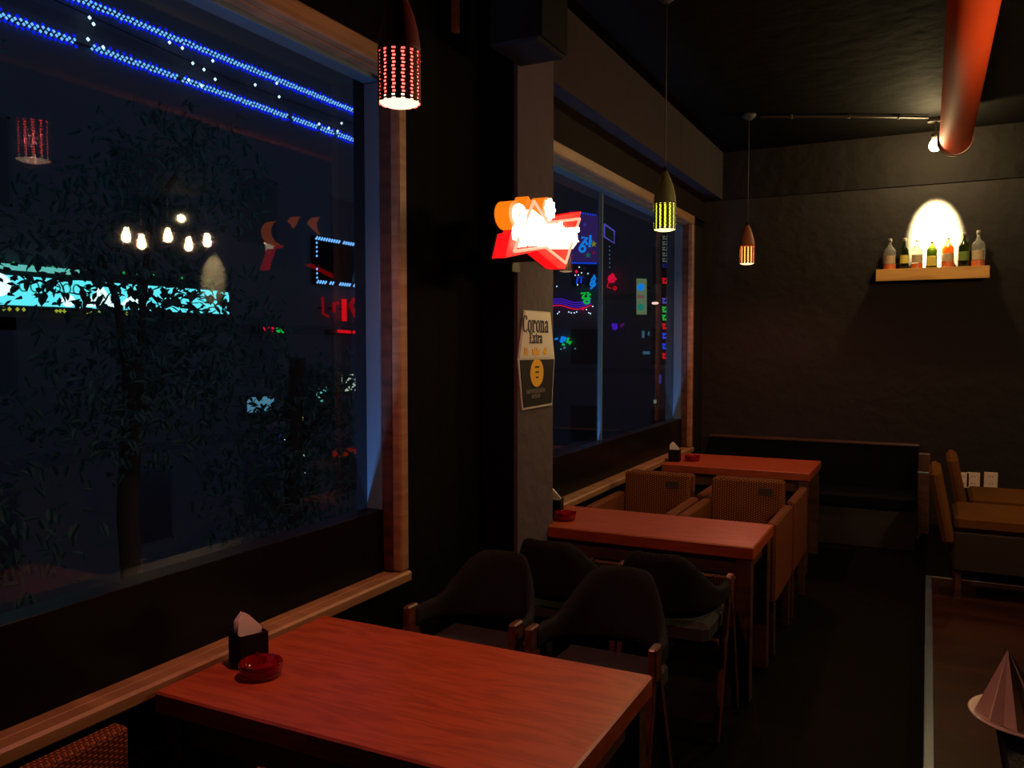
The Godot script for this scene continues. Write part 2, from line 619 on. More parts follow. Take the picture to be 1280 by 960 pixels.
func tub_chair(label: String, at: Vector3) -> Node3D:
	# faces +x
	var t := thing("upholstered_chair", label, "chair", at, 0.0, "mustard chairs by the back wall")
	var s := sf(-1)
	var lean := Transform3D(Basis(Vector3.BACK, 0.2), Vector3(0.02, 0.33, 0))
	box(s, Vector3(0.07, 0.46, 0.5), Vector3(0, 0.23, 0), 0.025, lean)
	part("backrest", s, M.mustard_fabric, t)
	s = sf(-1)
	box(s, Vector3(0.52, 0.1, 0.5), Vector3(0.3, 0.475, 0), 0.025)
	part("seat", s, M.mustard_fabric, t)
	s = sf(-1)
	box(s, Vector3(0.5, 0.24, 0.48), Vector3(0.29, 0.3, 0), 0.01)
	part("seat_base", s, M.brown_fabric, t)
	for sx in [0.07, 0.51]:
		for sz in [-0.2, 0.2]:
			s = sf(-1)
			box(s, Vector3(0.035, 0.19, 0.035), Vector3(sx, 0.095, sz), 0.003)
			part("leg", s, M.dark_wood, t)
	return t

func napkin_cup(at: Vector3, label: String, turn: float) -> void:
	var t := thing("napkin_holder", label, "holder", at, turn, "napkin holders on the window tables")
	var s := sf(-1)
	box(s, Vector3(0.088, 0.006, 0.088), Vector3(0, 0.003, 0), 0.001)
	for k in 4:
		var xf := Transform3D(Basis(Vector3.UP, k * PI / 2), Vector3.ZERO)
		box(s, Vector3(0.088, 0.095, 0.005), Vector3(0, 0.0505, 0.0415), 0.001, xf)
	part("box", s, M.brown_black, t)
	# folded napkin, standing in the box: a pleated wedge
	s = sf(-1)
	var a := [Vector2(-0.05, 0.03), Vector2(-0.046, 0.13), Vector2(-0.026, 0.155), Vector2(-0.012, 0.145), Vector2(0.03, 0.1), Vector2(0.03, 0.03)]
	for k in 3:
		extrude(s, a, -0.012 + k * 0.009, -0.006 + k * 0.009, Transform3D(Basis(Vector3.UP, 0.12 * (k - 1)), Vector3(0.008, 0.002 * k, 0)))
	part("paper_napkin", s, M.paper, t)

func red_dish(at: Vector3, label: String) -> void:
	var t := thing("glass_ashtray", label, "ashtray", at, 0.0, "red glass ashtrays on the window tables")
	var s := sf(0)
	lathe(s, [[0.0, 0.0], [0.05, 0.0], [0.056, 0.004], [0.06, 0.02], [0.062, 0.04], [0.059, 0.044], [0.05, 0.042], [0.043, 0.02], [0.036, 0.011], [0.0, 0.01]], 32)
	part("bowl", s, M.red_glass, t)
	s = sf(0)
	for k in 3:
		var xf := Transform3D(Basis(Vector3.UP, k * TAU / 3 + 0.4), Vector3.ZERO)
		var pts := [xf * Vector3(0.047, 0.0465, 0), xf * Vector3(0.062, 0.0465, 0)]
		tube(s, pts, 0.0035, 8)
	part("cigarette_rest", s, M.red_glass, t)

# ---------------------------------------------------------------- windows
func window(called: String, z0: float, z1: float, mull: Array) -> Node3D:
	# z0 > z1: from the near end to the far end of the opening
	var w := setting(called)
	var zc := (z0 + z1) / 2
	var L := z0 - z1
	var s := sf(-1)
	box(s, Vector3(0.06, 0.045, L + 0.12), Vector3(-1.92, 0.7425, zc), 0.008)
	box(s, Vector3(0.05, 0.03, L), Vector3(-1.972, 0.748, zc), 0.003)
	part("sill", s, M.pine_trim, w)
	s = sf(-1)
	box(s, Vector3(0.045, 0.075, L + 0.12), Vector3(-1.9275, 2.8125, zc), 0.008)
	box(s, Vector3(0.052, 0.05, L), Vector3(-1.974, 2.798, zc), 0.003)
	part("head_casing", s, M.pine_trim, w)
	for e in [[z0, 1.0], [z1, -1.0]]:
		s = sf(-1)
		box(s, Vector3(0.045, 2.008, 0.06), Vector3(-1.9275, 1.77, e[0] + e[1] * 0.03), 0.008)
		part("jamb_casing", s, M.pine_trim, w)
		s = sf(-1)
		box(s, Vector3(0.052, 2.008, 0.028), Vector3(-1.974, 1.77, e[0] + e[1] * 0.016), 0.003)
		part("jamb_lining", s, M.dark_wood, w)
	s = sf(-1)
	box(s, Vector3(0.075, 0.05, L), Vector3(-2.0375, 2.78, zc), 0.003)
	part("aluminium_head", s, M.aluminium, w)
	for e in [[z0, 1.0], [z1, -1.0]]:
		s = sf(-1)
		box(s, Vector3(0.075, 2.0, 0.028), Vector3(-2.0375, 1.755, e[0] + e[1] * 0.014), 0.003)
		part("aluminium_jamb", s, M.aluminium, w)
	for m in mull:
		s = sf(-1)
		box(s, Vector3(0.03, 1.75, 0.02), Vector3(-2.07, 1.88, m), 0.003)
		part("mullion", s, M.aluminium, w)
	var edges := [z0] + mull + [z1]
	for i in edges.size() - 1:
		var a: float = edges[i]
		var b: float = edges[i + 1]
		s = sf(-1)
		quad(s, Vector3(-2.075, 0.99, a), Vector3(-2.075, 2.76, a), Vector3(-2.075, 2.76, b), Vector3(-2.075, 0.99, b))
		part("pane", s, M.pane, w)
		s = sf(-1)
		box(s, Vector3(0.09, 0.28, a - b), Vector3(-2.035, 0.88, (a + b) / 2), 0.002)
		part("lower_panel", s, M.black_film, w)
	return w

func wall_box(called: String, root: Node, lo: Vector3, hi: Vector3, m: Material) -> void:
	var s := sf(-1)
	box(s, hi - lo, (hi + lo) / 2.0)
	part(called, s, m, root)

func _ready() -> void:
	rng.seed = 20
	var cam := Camera3D.new()
	cam.name = "camera"
	cam.fov = 49.55
	cam.near = 0.05
	cam.far = 200.0
	add_child(cam)
	cam.position = Vector3(0, 1.7, 0)
	cam.rotation = Vector3(deg_to_rad(-2.75), deg_to_rad(26.57), 0)
	cam.current = true
	var env := Environment.new()
	env.background_mode = Environment.BG_COLOR
	env.background_color = lin(0.034, 0.046, 0.085)
	env.background_energy_multiplier = 1.0
	env.tonemap_mode = Environment.TONE_MAPPER_LINEAR
	env.tonemap_exposure = 1.0
	env.sdfgi_enabled = true
	env.ssao_enabled = true
	env.ssil_enabled = true
	var we := WorldEnvironment.new()
	we.name = "environment"
	we.environment = env
	add_child(we)

	make_materials()
	glow("bulb_glow", Color(1.0, 0.8, 0.6), 110.0)
	glow("spot_glow", Color(1.0, 0.92, 0.75), 30.0)
	build_room()
	build_furniture()
	build_lamps()
	build_signs()
	build_small()
	build_street()

func build_room() -> void:
	var r := setting("floor", "dark floor of the bar with a raised wooden platform on the right")
	wall_box("slab", r, Vector3(-2.2, -0.2, -8.2), Vector3(6.0, 0.0, 3.2), M.floor_dark)
	wall_box("platform", r, Vector3(0.02, 0.0, -6.15), Vector3(5.8, 0.15, 3.0), M.platform_wood)
	wall_box("platform_step", r, Vector3(0.02, 0.0, -8.0), Vector3(5.8, 0.145, -6.15), M.floor_dark)
	var s := sf(-1)
	box(s, Vector3(0.035, 0.006, 9.1), Vector3(0.035, 0.153, -1.6), 0.002)
	box(s, Vector3(0.005, 0.05, 9.1), Vector3(0.0175, 0.131, -1.6), 0.002)
	part("step_nosing", s, M.steel, r)
	s = sf(-1)
	box(s, Vector3(1.4, 0.006, 0.03), Vector3(0.75, 0.153, -6.14), 0.002)
	part("floor_strip", s, M.flange_metal, r)

	r = setting("ceiling", "dark painted ceiling of the bar")
	wall_box("ceiling_slab", r, Vector3(-2.2, 3.5, -8.2), Vector3(6.0, 3.7, 3.2), M.ceiling_paint)
	r = setting("wall_left", "dark window wall with black piers and a grey beam above")
	wall_box("sill_wall", r, Vector3(-2.15, 0.0, -8.0), Vector3(-1.95, 0.7, 3.0), M.black_paint)
	wall_box("head_wall", r, Vector3(-2.15, 2.8, -8.0), Vector3(-1.95, 3.5, 3.0), M.black_paint)
	wall_box("pier", r, Vector3(-2.15, 0.7, -4.0), Vector3(-1.95, 2.8, -2.83), M.black_paint)
	wall_box("pier", r, Vector3(-2.15, 0.7, -8.0), Vector3(-1.95, 2.8, -7.46), M.beam_paint)
	wall_box("pier", r, Vector3(-2.15, 0.7, 0.43), Vector3(-1.95, 2.8, 3.0), M.black_paint)
	wall_box("lintel_band", r, Vector3(-1.95, 2.86, -8.0), Vector3(-1.93, 3.06, -4.01), M.brown_black)
	wall_box("beam", r, Vector3(-1.95, 3.06, -8.0), Vector3(-1.77, 3.5, -4.0), M.left_beam_paint)
	r = setting("trim_1", "square grey column between the two windows")
	wall_box("column_face", r, Vector3(-1.78, 0.0, -4.0), Vector3(-1.76, 3.5, -3.58), M.grey_plaster)
	wall_box("column_core", r, Vector3(-1.95, 0.0, -4.0), Vector3(-1.78, 3.5, -3.58), M.black_paint)
	r = setting("wall_back", "dark grey back wall with a lighter beam along the ceiling")
	wall_box("plain_wall", r, Vector3(-2.15, 0.0, -8.2), Vector3(6.0, 3.5, -8.0), M.back_paint)
	wall_box("beam", r, Vector3(-1.77, 3.06, -8.0), Vector3(5.8, 3.5, -7.985), M.beam_paint)
	r = setting("wall_right")
	wall_box("plain_wall", r, Vector3(5.8, 0.0, -8.0), Vector3(6.0, 3.5, 3.0), M.ceiling_paint)
	r = setting("wall_front")
	wall_box("plain_wall", r, Vector3(-2.15, 0.0, 3.0), Vector3(6.0, 3.5, 3.2), M.ceiling_paint)
	window("window_1", 0.4, -2.8, [])
	window("window_2", -4.06, -7.43, [-5.53])

func build_furniture() -> void:
	table(Vector3(-1.283, 0, -1.92), Vector3(1.19, 0.75, 0.72), "nearest wooden table, red-brown top lit by the red pendant lamp")
	table(Vector3(-1.295, 0, -4.22), Vector3(1.17, 0.75, 0.56), "middle wooden table, glossy orange-brown top in front of two woven armchairs")
	table(Vector3(-1.32, 0, -6.78), Vector3(1.12, 0.75, 0.74), "farthest wooden table, small red top below the orange lamp")
	lounge_chair("charcoal lounge chair by the window facing the nearest table", Vector3(-1.58, 0, -2.8), PI)
	lounge_chair("charcoal lounge chair facing the nearest table, in front of the column", Vector3(-1.045, 0, -2.79), PI)
	lounge_chair("charcoal lounge chair at the middle table, half hidden behind the column edge", Vector3(-1.507, 0, -3.64), 0.0)
	lounge_chair("charcoal lounge chair at the middle table with its A-shaped wooden legs in full view", Vector3(-1.005, 0, -3.64), 0.0)
	wicker_chair("woven armchair beside the window at the middle table, facing the camera", Vector3(-1.555, 0, -5.18), PI)
	wicker_chair("woven armchair on the aisle side of the middle table, facing the camera", Vector3(-0.985, 0, -5.18), PI)
	wicker_chair("woven armchair beside the window with its back to the camera, at the farthest table", Vector3(-1.545, 0, -5.34), 0.0)
	wicker_chair("woven armchair on the aisle side with its back to the camera, at the farthest table", Vector3(-0.985, 0, -5.34), 0.0)
	wicker_chair("woven armchair in the lower left corner under the window sill, only its arm showing", Vector3(-1.585, 0, -0.86), 0.0)
	tub_chair("mustard upholstered chair on the right, the nearer of the two", Vector3(0.12, 0.15, -5.88))
	tub_chair("mustard upholstered chair on the right, the farther one below the wall sockets", Vector3(0.23, 0.15, -6.6))
	# banquette along the back wall
	var t := thing("banquette", "long black banquette along the back wall behind the farthest table", "bench", Vector3(-0.95, 0, -7.98))
	var s := sf(-1)
	box(s, Vector3(1.78, 0.82, 0.1), Vector3(0, 0.41, 0.05), 0.015)
	part("backrest", s, M.black_leather, t)
	s = sf(-1)
	box(s, Vector3(1.78, 0.12, 0.42), Vector3(0, 0.39, 0.31), 0.025)
	part("seat", s, M.black_leather, t)
	s = sf(-1)
	box(s, Vector3(1.78, 0.33, 0.38), Vector3(0, 0.165, 0.29), 0.005)
	part("plinth", s, M.black_metal, t)
	s = sf(-1)
	box(s, Vector3(1.8, 0.02, 0.11), Vector3(0, 0.83, 0.055), 0.004)
	part("top_rail", s, M.dark_wood, t)
	t = thing("end_post", "short reddish post with a pale metal band at the end of the black banquette", "post", Vector3(-0.01, 0.145, -7.6))
	s = sf(-1)
	box(s, Vector3(0.09, 0.66, 0.09), Vector3(0, 0.33, 0), 0.006)
	part("shaft", s, M.dark_wood, t)
	s = sf(-1)
	box(s, Vector3(0.098, 0.018, 0.098), Vector3(0, 0.50, 0), 0.002)
	part("metal_band", s, M.steel, t)
	# dark table at the right edge that carries the plate
	t = thing("side_table", "dark table at the lower right edge under the plate", "table", Vector3(0.55, 0.15, -1.86))
	s = sf(-1)
	box(s, Vector3(0.8, 0.04, 0.62), Vector3(0, 0.72, 0), 0.006)
	part("tabletop", s, M.black_leather, t)
	s = sf(-1)
	box(s, Vector3(0.09, 0.68, 0.09), Vector3(0, 0.36, 0), 0.006)
	part("pedestal", s, M.black_metal, t)
	s = sf(-1)
	box(s, Vector3(0.44, 0.03, 0.44), Vector3(0, 0.015, 0), 0.006)
	part("foot_plate", s, M.black_metal, t)

func build_lamps() -> void:
	var rs := mat("lamp_red", lin(0.2, 0.008, 0.01), 0.6)
	var gs := mat("lamp_green", lin(0.1, 0.115, 0.02), 0.6)
	var os := mat("lamp_orange", lin(0.3, 0.085, 0.02), 0.6)
	pendant(Vector3(-1.296, 2.35, -1.91), 3.5, "red perforated bullet-shaped pendant lamp, largest and nearest, above the first table", rs, glow("core_red", Color(1.0, 0.3, 0.26), 5.5), glow("lens_red", Color(1.0, 0.82, 0.66), 2.2), lin(1.0, 0.3, 0.22), 0.6, 0.7)
	pendant(Vector3(-1.245, 2.295, -4.27), 3.5, "olive green perforated pendant lamp with yellow-green light over the middle table", gs, glow("core_green", Color(0.92, 1.0, 0.2), 3.0), glow("lens_green", Color(0.98, 1.0, 0.6), 2.2), lin(1.0, 0.8, 0.3), 0.26, 0.2)
	pendant(Vector3(-1.3, 2.335, -6.76), 3.5, "orange perforated pendant lamp over the farthest table, near the back wall", os, glow("core_orange", Color(1.0, 0.66, 0.28), 4.0), glow("lens_orange", Color(1.0, 0.85, 0.6), 2.2), lin(1.0, 0.3, 0.22), 0.55, 0.4)
	# conduit on the ceiling and the spot lamp on it
	var t := thing("ceiling_conduit", "thin metal conduit across the ceiling between the orange lamp and the red duct", "conduit", Vector3(-0.6, 3.48, -7.1))
	var s := sf(0)
	tube(s, [Vector3(-0.62, 0, 0.3), Vector3(0.1, 0, -0.04), Vector3(0.56, 0, -0.3)], 0.011, 8)
	part("pipe", s, M.conduit, t)
	for p in [Vector3(-0.4, 0.002, 0.2), Vector3(0.0, 0.002, 0.0), Vector3(0.35, 0.002, -0.19)]:
		s = sf(-1)
		box(s, Vector3(0.02, 0.03, 0.04), p, 0.003)
		part("clip", s, M.conduit, t)
	wall_spot(Vector3(0.013, 3.281, -7.520), Vector3(0.03, 2.66, -8.0), "bright bare bulb spot above the bottle shelf, by the end of the red duct", 0.85, 260.0)
	wall_spot(Vector3(4.15, 3.25, -7.45), Vector3(4.2, 2.6, -8.0), "bulb spot on the far right of the back wall, seen reflected in the window", 0.5, 150.0)
	var i := 0
	for p in [Vector3(1.000, 2.461, -4.129), Vector3(1.000, 2.429, -4.257), Vector3(1.000, 2.502, -4.495), Vector3(1.000, 2.457, -4.691), Vector3(1.000, 2.508, -4.877)]:
		warm_bulb(p, 3.5, ["bare warm bulb, first from the left of the five reflected in the window", "bare warm bulb, second from the left of the five reflected in the window", "bare warm bulb, middle of the five reflected in the window", "bare warm bulb, fourth from the left of the five reflected in the window", "bare warm bulb, last on the right of the five reflected in the window"][i], 0.115)
		i += 1
	# red duct
	t = thing("ceiling_duct", "thick red painted duct running along the ceiling at the upper right", "duct", Vector3(0.152, 3.275, -7.34))
	s = sf(0)
	var turn := Transform3D(Basis(Vector3.RIGHT, PI / 2), Vector3.ZERO)
	lathe(s, [[0.0, 0.0], [0.112, 0.0], [0.112, 3.0], [0.112, 6.0], [0.112, 9.0], [0.0, 9.0]], 40, turn)
	part("pipe", s, M.red_paint, t)
	s = sf(0)
	lathe(s, [[0.112, -0.012], [0.128, -0.012], [0.13, -0.006], [0.128, 0.006], [0.112, 0.008]], 40, turn)
	lathe(s, [[0.0, -0.013], [0.112, -0.012]], 40, turn)
	part("end_flange", s, M.flange_metal, t)
	for z in [1.6, 4.6, 7.6]:
		s = sf(-1)
		box(s, Vector3(0.02, 0.1, 0.03), Vector3(0, 0.152, z), 0.002)
		part("hanger", s, M.conduit, t)

func neon_tube(s: SurfaceTool, pts: Array, z: float, r: float, closed: bool) -> void:
	var q := []
	for p in pts:
		q.append(Vector3(p.x, p.y, z))
	if closed:
		q.append(q[0])
	for i in q.size() - 1:
		tube(s, [q[i], q[i + 1]], r, 8)

func build_signs() -> void:
	# bow-tie shaped lit sign on the column; local x runs along the wall, z into the room
	var t := thing("neon_sign", "glowing red and yellow bow-tie neon sign on the grey column", "sign", Vector3(-1.450, 0, 0) + Vector3(0, 2.168, -3.199), PI / 2)
	glow("neon_red", Color(1.0, 0.03, 0.06), 1.5)
	glow("neon_yellow", Color(1.0, 0.45, 0.05), 1.25)
	glow("neon_white", Color(1.0, 0.88, 0.72), 9.0)
	glow("neon_line", Color(1.0, 0.62, 0.5), 1.6)
	var body := [Vector2(-0.141, 0.122), Vector2(-0.016, 0.054), Vector2(0.431, 0.147), Vector2(0.242, -0.134), Vector2(0.161, -0.137), Vector2(-0.056, -0.084), Vector2(-0.347, -0.139), Vector2(-0.300, -0.039), Vector2(-0.258, -0.031), Vector2(-0.163, 0.089)]
	var s := sf(-1)
	extrude(s, body, -0.062, -0.006)
	part("sign_case", s, M.neon_red, t)
	s = sf(-1)
	extrude(s, [Vector2(-0.122, 0.114), Vector2(-0.032, 0.055), Vector2(-0.095, 0.034), Vector2(-0.178, 0.042)], -0.03, 0.002)
	extrude(s, [Vector2(-0.141, 0.127), Vector2(-0.004, 0.056), Vector2(-0.080, 0.036), Vector2(-0.185, 0.022), Vector2(-0.178, 0.083)], -0.0625, -0.0055)
	var cc: Vector2 = [Vector2(-0.258, 0.036)][0]
	extrude(s, disc_poly(cc, 0.07, 0.055), -0.062, 0.0)
	var kc: Vector2 = [Vector2(0.045, 0.101)][0]
	extrude(s, disc_poly(kc, 0.062, 0.05), -0.062, 0.0)
	part("yellow_return", s, M.neon_yellow, t)
	s = sf(0)
	neon_tube(s, [Vector2(-0.126, 0.109), Vector2(0.012, 0.040), Vector2(0.367, 0.104), Vector2(0.206, -0.112), Vector2(-0.008, -0.064), Vector2(-0.303, -0.111), Vector2(-0.250, -0.036)], 0.012, 0.006, true)
	part("neon_outline", s, M.neon_line, t)
	s = sf(0)
	neon_tube(s, disc_poly(cc, 0.036, 0.03, 18), 0.012, 0.013, true)
	part("neon_ring", s, M.neon_white, t)
	s = sf(-1)
	var crown := []
	for k in 16:
		var rr := 0.045 if k % 2 == 0 else 0.034
		crown.append(kc + Vector2(cos(TAU * k / 16) * rr, sin(TAU * k / 16) * rr))
	extrude(s, crown, 0.0, 0.014)
	part("neon_crown", s, M.neon_white, t)
	# glowing plate added for the white glare around the lettering, and the lettering
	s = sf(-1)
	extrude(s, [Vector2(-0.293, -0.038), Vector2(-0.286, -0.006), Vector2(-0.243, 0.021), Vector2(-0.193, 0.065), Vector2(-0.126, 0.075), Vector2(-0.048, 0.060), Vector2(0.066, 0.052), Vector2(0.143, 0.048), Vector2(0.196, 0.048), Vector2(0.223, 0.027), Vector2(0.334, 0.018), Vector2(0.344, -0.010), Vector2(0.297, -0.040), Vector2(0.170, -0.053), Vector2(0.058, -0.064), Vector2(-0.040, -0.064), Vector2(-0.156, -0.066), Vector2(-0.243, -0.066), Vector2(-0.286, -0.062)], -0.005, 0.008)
	part("glare_plate", s, glow("glare_white", Color(1.0, 0.9, 0.72), 3.0), t)
	var tm := put("neon_lettering", text_mesh("Budweiser", 0.118, 0.012, M.neon_white, true), M.neon_white, t)
	tm.position = Vector3(0.000 + 0.03, -0.008, 0.018)
	tm.rotation.z = deg_to_rad(8.0)
	s = sf(-1)
	box(s, Vector3(0.05, 0.05, 0.234), Vector3(0.31, -0.06, -0.188), 0.004)
	box(s, Vector3(0.24, 0.03, 0.012), Vector3(0.21, -0.06, -0.078), 0.002)
	box(s, Vector3(0.08, 0.14, 0.01), Vector3(0.34, -0.06, -0.303), 0.002)
	part("wall_bracket", s, M.black_metal, t)
	s = sf(-1)
	extrude(s, body, -0.07, -0.062)
	extrude(s, disc_poly(cc, 0.072, 0.057), -0.07, -0.062)
	extrude(s, disc_poly(kc, 0.064, 0.052), -0.07, -0.062)
	part("back_plate", s, M.black_metal, t)
	omni(t, Vector3(0.0, 0, 0.0015), lin(1.0, 0.3, 0.24), 0.12, 0.01)

	# beer plaque below it
	t = thing("beer_plaque", "six-sided white and black beer plaque hanging on the grey column", "sign", Vector3(-1.753, 1.624, -3.764), PI / 2)
	s = sf(-1)
	extrude(s, [Vector2(-0.129, 0.240), Vector2(0.185, 0.241), Vector2(0.241, 0.002), Vector2(0.209, -0.242), Vector2(-0.146, -0.244), Vector2(-0.195, 0.003)], -0.006, 0.0)
	part("plate", s, M.sign_edge, t)
	s = sf(-1)
	extrude(s, [Vector2(-0.120, 0.233), Vector2(0.175, 0.232), Vector2(0.228, 0.007), Vector2(-0.182, 0.007)], 0.0, 0.003)
	part("upper_panel", s, M.sign_white, t)
	s = sf(-1)
	extrude(s, [Vector2(-0.177, -0.001), Vector2(0.228, -0.003), Vector2(0.198, -0.230), Vector2(-0.137, -0.233)], 0.0, 0.003)
	part("lower_panel", s, M.sign_black, t)
	var gc: Vector2 = [Vector2(0.010, -0.068)][0]
	s = sf(-1)
	extrude(s, disc_poly(gc, 0.078, 0.07, 28), 0.003, 0.006)
	part("gold_seal", s, M.sign_gold, t)
	s = sf(-1)
	for k in 3:
		box(s, Vector3(0.05 - 0.012 * k, 0.008, 0.002), Vector3(gc.x, gc.y + 0.03 - k * 0.026, 0.007))
	part("seal_lettering", s, M.sign_navy, t)
	# small crown and two griffin marks
	s = sf(-1)
	var cx := 0.0
	var cy: float = [Vector2(-0.000, 0.032)][0].y
	extrude(s, [Vector2(cx - 0.035, cy - 0.012), Vector2(cx + 0.035, cy - 0.012), Vector2(cx + 0.045, cy + 0.02), Vector2(cx + 0.022, cy + 0.008), Vector2(cx + 0.012, cy + 0.03), Vector2(cx, cy + 0.01), Vector2(cx - 0.012, cy + 0.03), Vector2(cx - 0.022, cy + 0.008), Vector2(cx - 0.045, cy + 0.02)], 0.003, 0.005)
	for e in [-1.0, 1.0]:
		extrude(s, [Vector2(e * 0.1, cy - 0.012), Vector2(e * 0.085, cy + 0.005), Vector2(e * 0.105, cy + 0.028), Vector2(e * 0.112, cy + 0.01), Vector2(e * 0.13, cy + 0.03), Vector2(e * 0.128, cy - 0.006)], 0.003, 0.005)
	part("gold_marks", s, M.sign_gold, t)
	for d in [["Corona", 0.088, Vector2(669.5, 409), true, M.sign_navy], ["Extra", 0.058, Vector2(669, 424), true, M.sign_navy], ["IMPORTED BEER", 0.028, Vector2(669, 488.5), false, M.sign_grey], ["MEXICO", 0.026, Vector2(669, 495), false, M.sign_grey]]:
		var w := put("lettering", text_mesh(d[0], d[1], 0.002, d[4], d[3]), d[4], t)
		var yy: float = {"Corona": [Vector2(-0.001, 0.171)][0].y, "Extra": [Vector2(-0.000, 0.104)][0].y, "IMPORTED BEER": [Vector2(0.001, -0.158)][0].y, "MEXICO": [Vector2(0.001, -0.184)][0].y}[d[0]]
		w.position = Vector3(0.0, yy, 0.0045)
		w.scale = Vector3(0.95, 1.25, 1) if d[3] else Vector3.ONE

	# loudspeaker under the ceiling on the column
	t = thing("loudspeaker", "black loudspeaker fixed high on the column under the ceiling", "speaker", Vector3(-1.62, 3.24, -3.4), PI / 2)
	s = sf(-1)
	box(s, Vector3(0.3, 0.5, 0.24), Vector3.ZERO, 0.012)
	part("cabinet", s, M.black_plastic, t)
	s = sf(-1)
	box(s, Vector3(0.28, 0.47, 0.012), Vector3(0, 0, 0.126), 0.005)
	part("grille", s, M.speaker_grille, t)
	s = sf(-1)
	box(s, Vector3(0.08, 0.12, 0.03), Vector3(-0.2, 0.05, -0.125), 0.004)
	box(s, Vector3(0.28, 0.03, 0.02), Vector3(-0.1, 0.05, -0.125), 0.004)
	part("bracket", s, M.black_metal, t)
	# short batten high on the black pier
	t = thing("wooden_batten", "short pale wooden batten hanging high beside the black pier", "batten", Vector3(-1.935, 3.1, -3.3))
	s = sf(-1)
	box(s, Vector3(0.03, 0.4, 0.035), Vector3(0, 0.2, 0), 0.004)
	part("strip", s, M.pine_trim, t)

func bottle(called_label: String, x: float, r: float, h: float, glass: StandardMaterial3D, liquor: StandardMaterial3D, tag: StandardMaterial3D, cap: StandardMaterial3D, square: bool) -> void:
	var t := thing("liquor_bottle", called_label, "bottle", Vector3(x, 2.335, -7.9), 0.0, "bottles on the back wall shelf")
	var s := sf(0)
	var hb := h * 0.6
	lathe(s, [[0.0, 0.0], [r * 0.92, 0.0], [r, 0.006], [r, hb], [r * 0.9, hb + 0.015], [r * 0.45, hb + 0.04], [0.013, hb + 0.06], [0.012, h - 0.03], [0.0, h - 0.03]], 4 if square else 24, Transform3D(Basis(Vector3.UP, PI / 4 if square else 0.0), Vector3.ZERO))
	part("glass_body", s, glass, t)
	s = sf(0)
	lathe(s, [[0.0, h - 0.03], [0.015, h - 0.03], [0.016, h - 0.004], [0.013, h], [0.0, h]], 16)
	part("cap", s, cap, t)
	s = sf(-1)
	var rr := r * (0.72 if square else 1.0) + 0.0012
	if square:
		box(s, Vector3(r * 1.15, hb * 0.55, 0.002), Vector3(0, hb * 0.42, rr), 0.0)
	else:
		s = sf(0)
		for i in 12:
			var a0 := deg_to_rad(30.0 + 10.0 * i)
			var a1 := deg_to_rad(40.0 + 10.0 * i)
			quad(s, Vector3(rr * cos(a1), hb * 0.32, rr * sin(a1)), Vector3(rr * cos(a1), hb * 0.75, rr * sin(a1)), Vector3(rr * cos(a0), hb * 0.75, rr * sin(a0)), Vector3(rr * cos(a0), hb * 0.32, rr * sin(a0)))
	part("bottle_label", s, tag, t)
	if liquor:
		s = sf(0)
		lathe(s, [[r + 0.0006, 0.002], [r + 0.0006, hb * 0.3]], 24)
		part("colour_band", s, liquor, t)

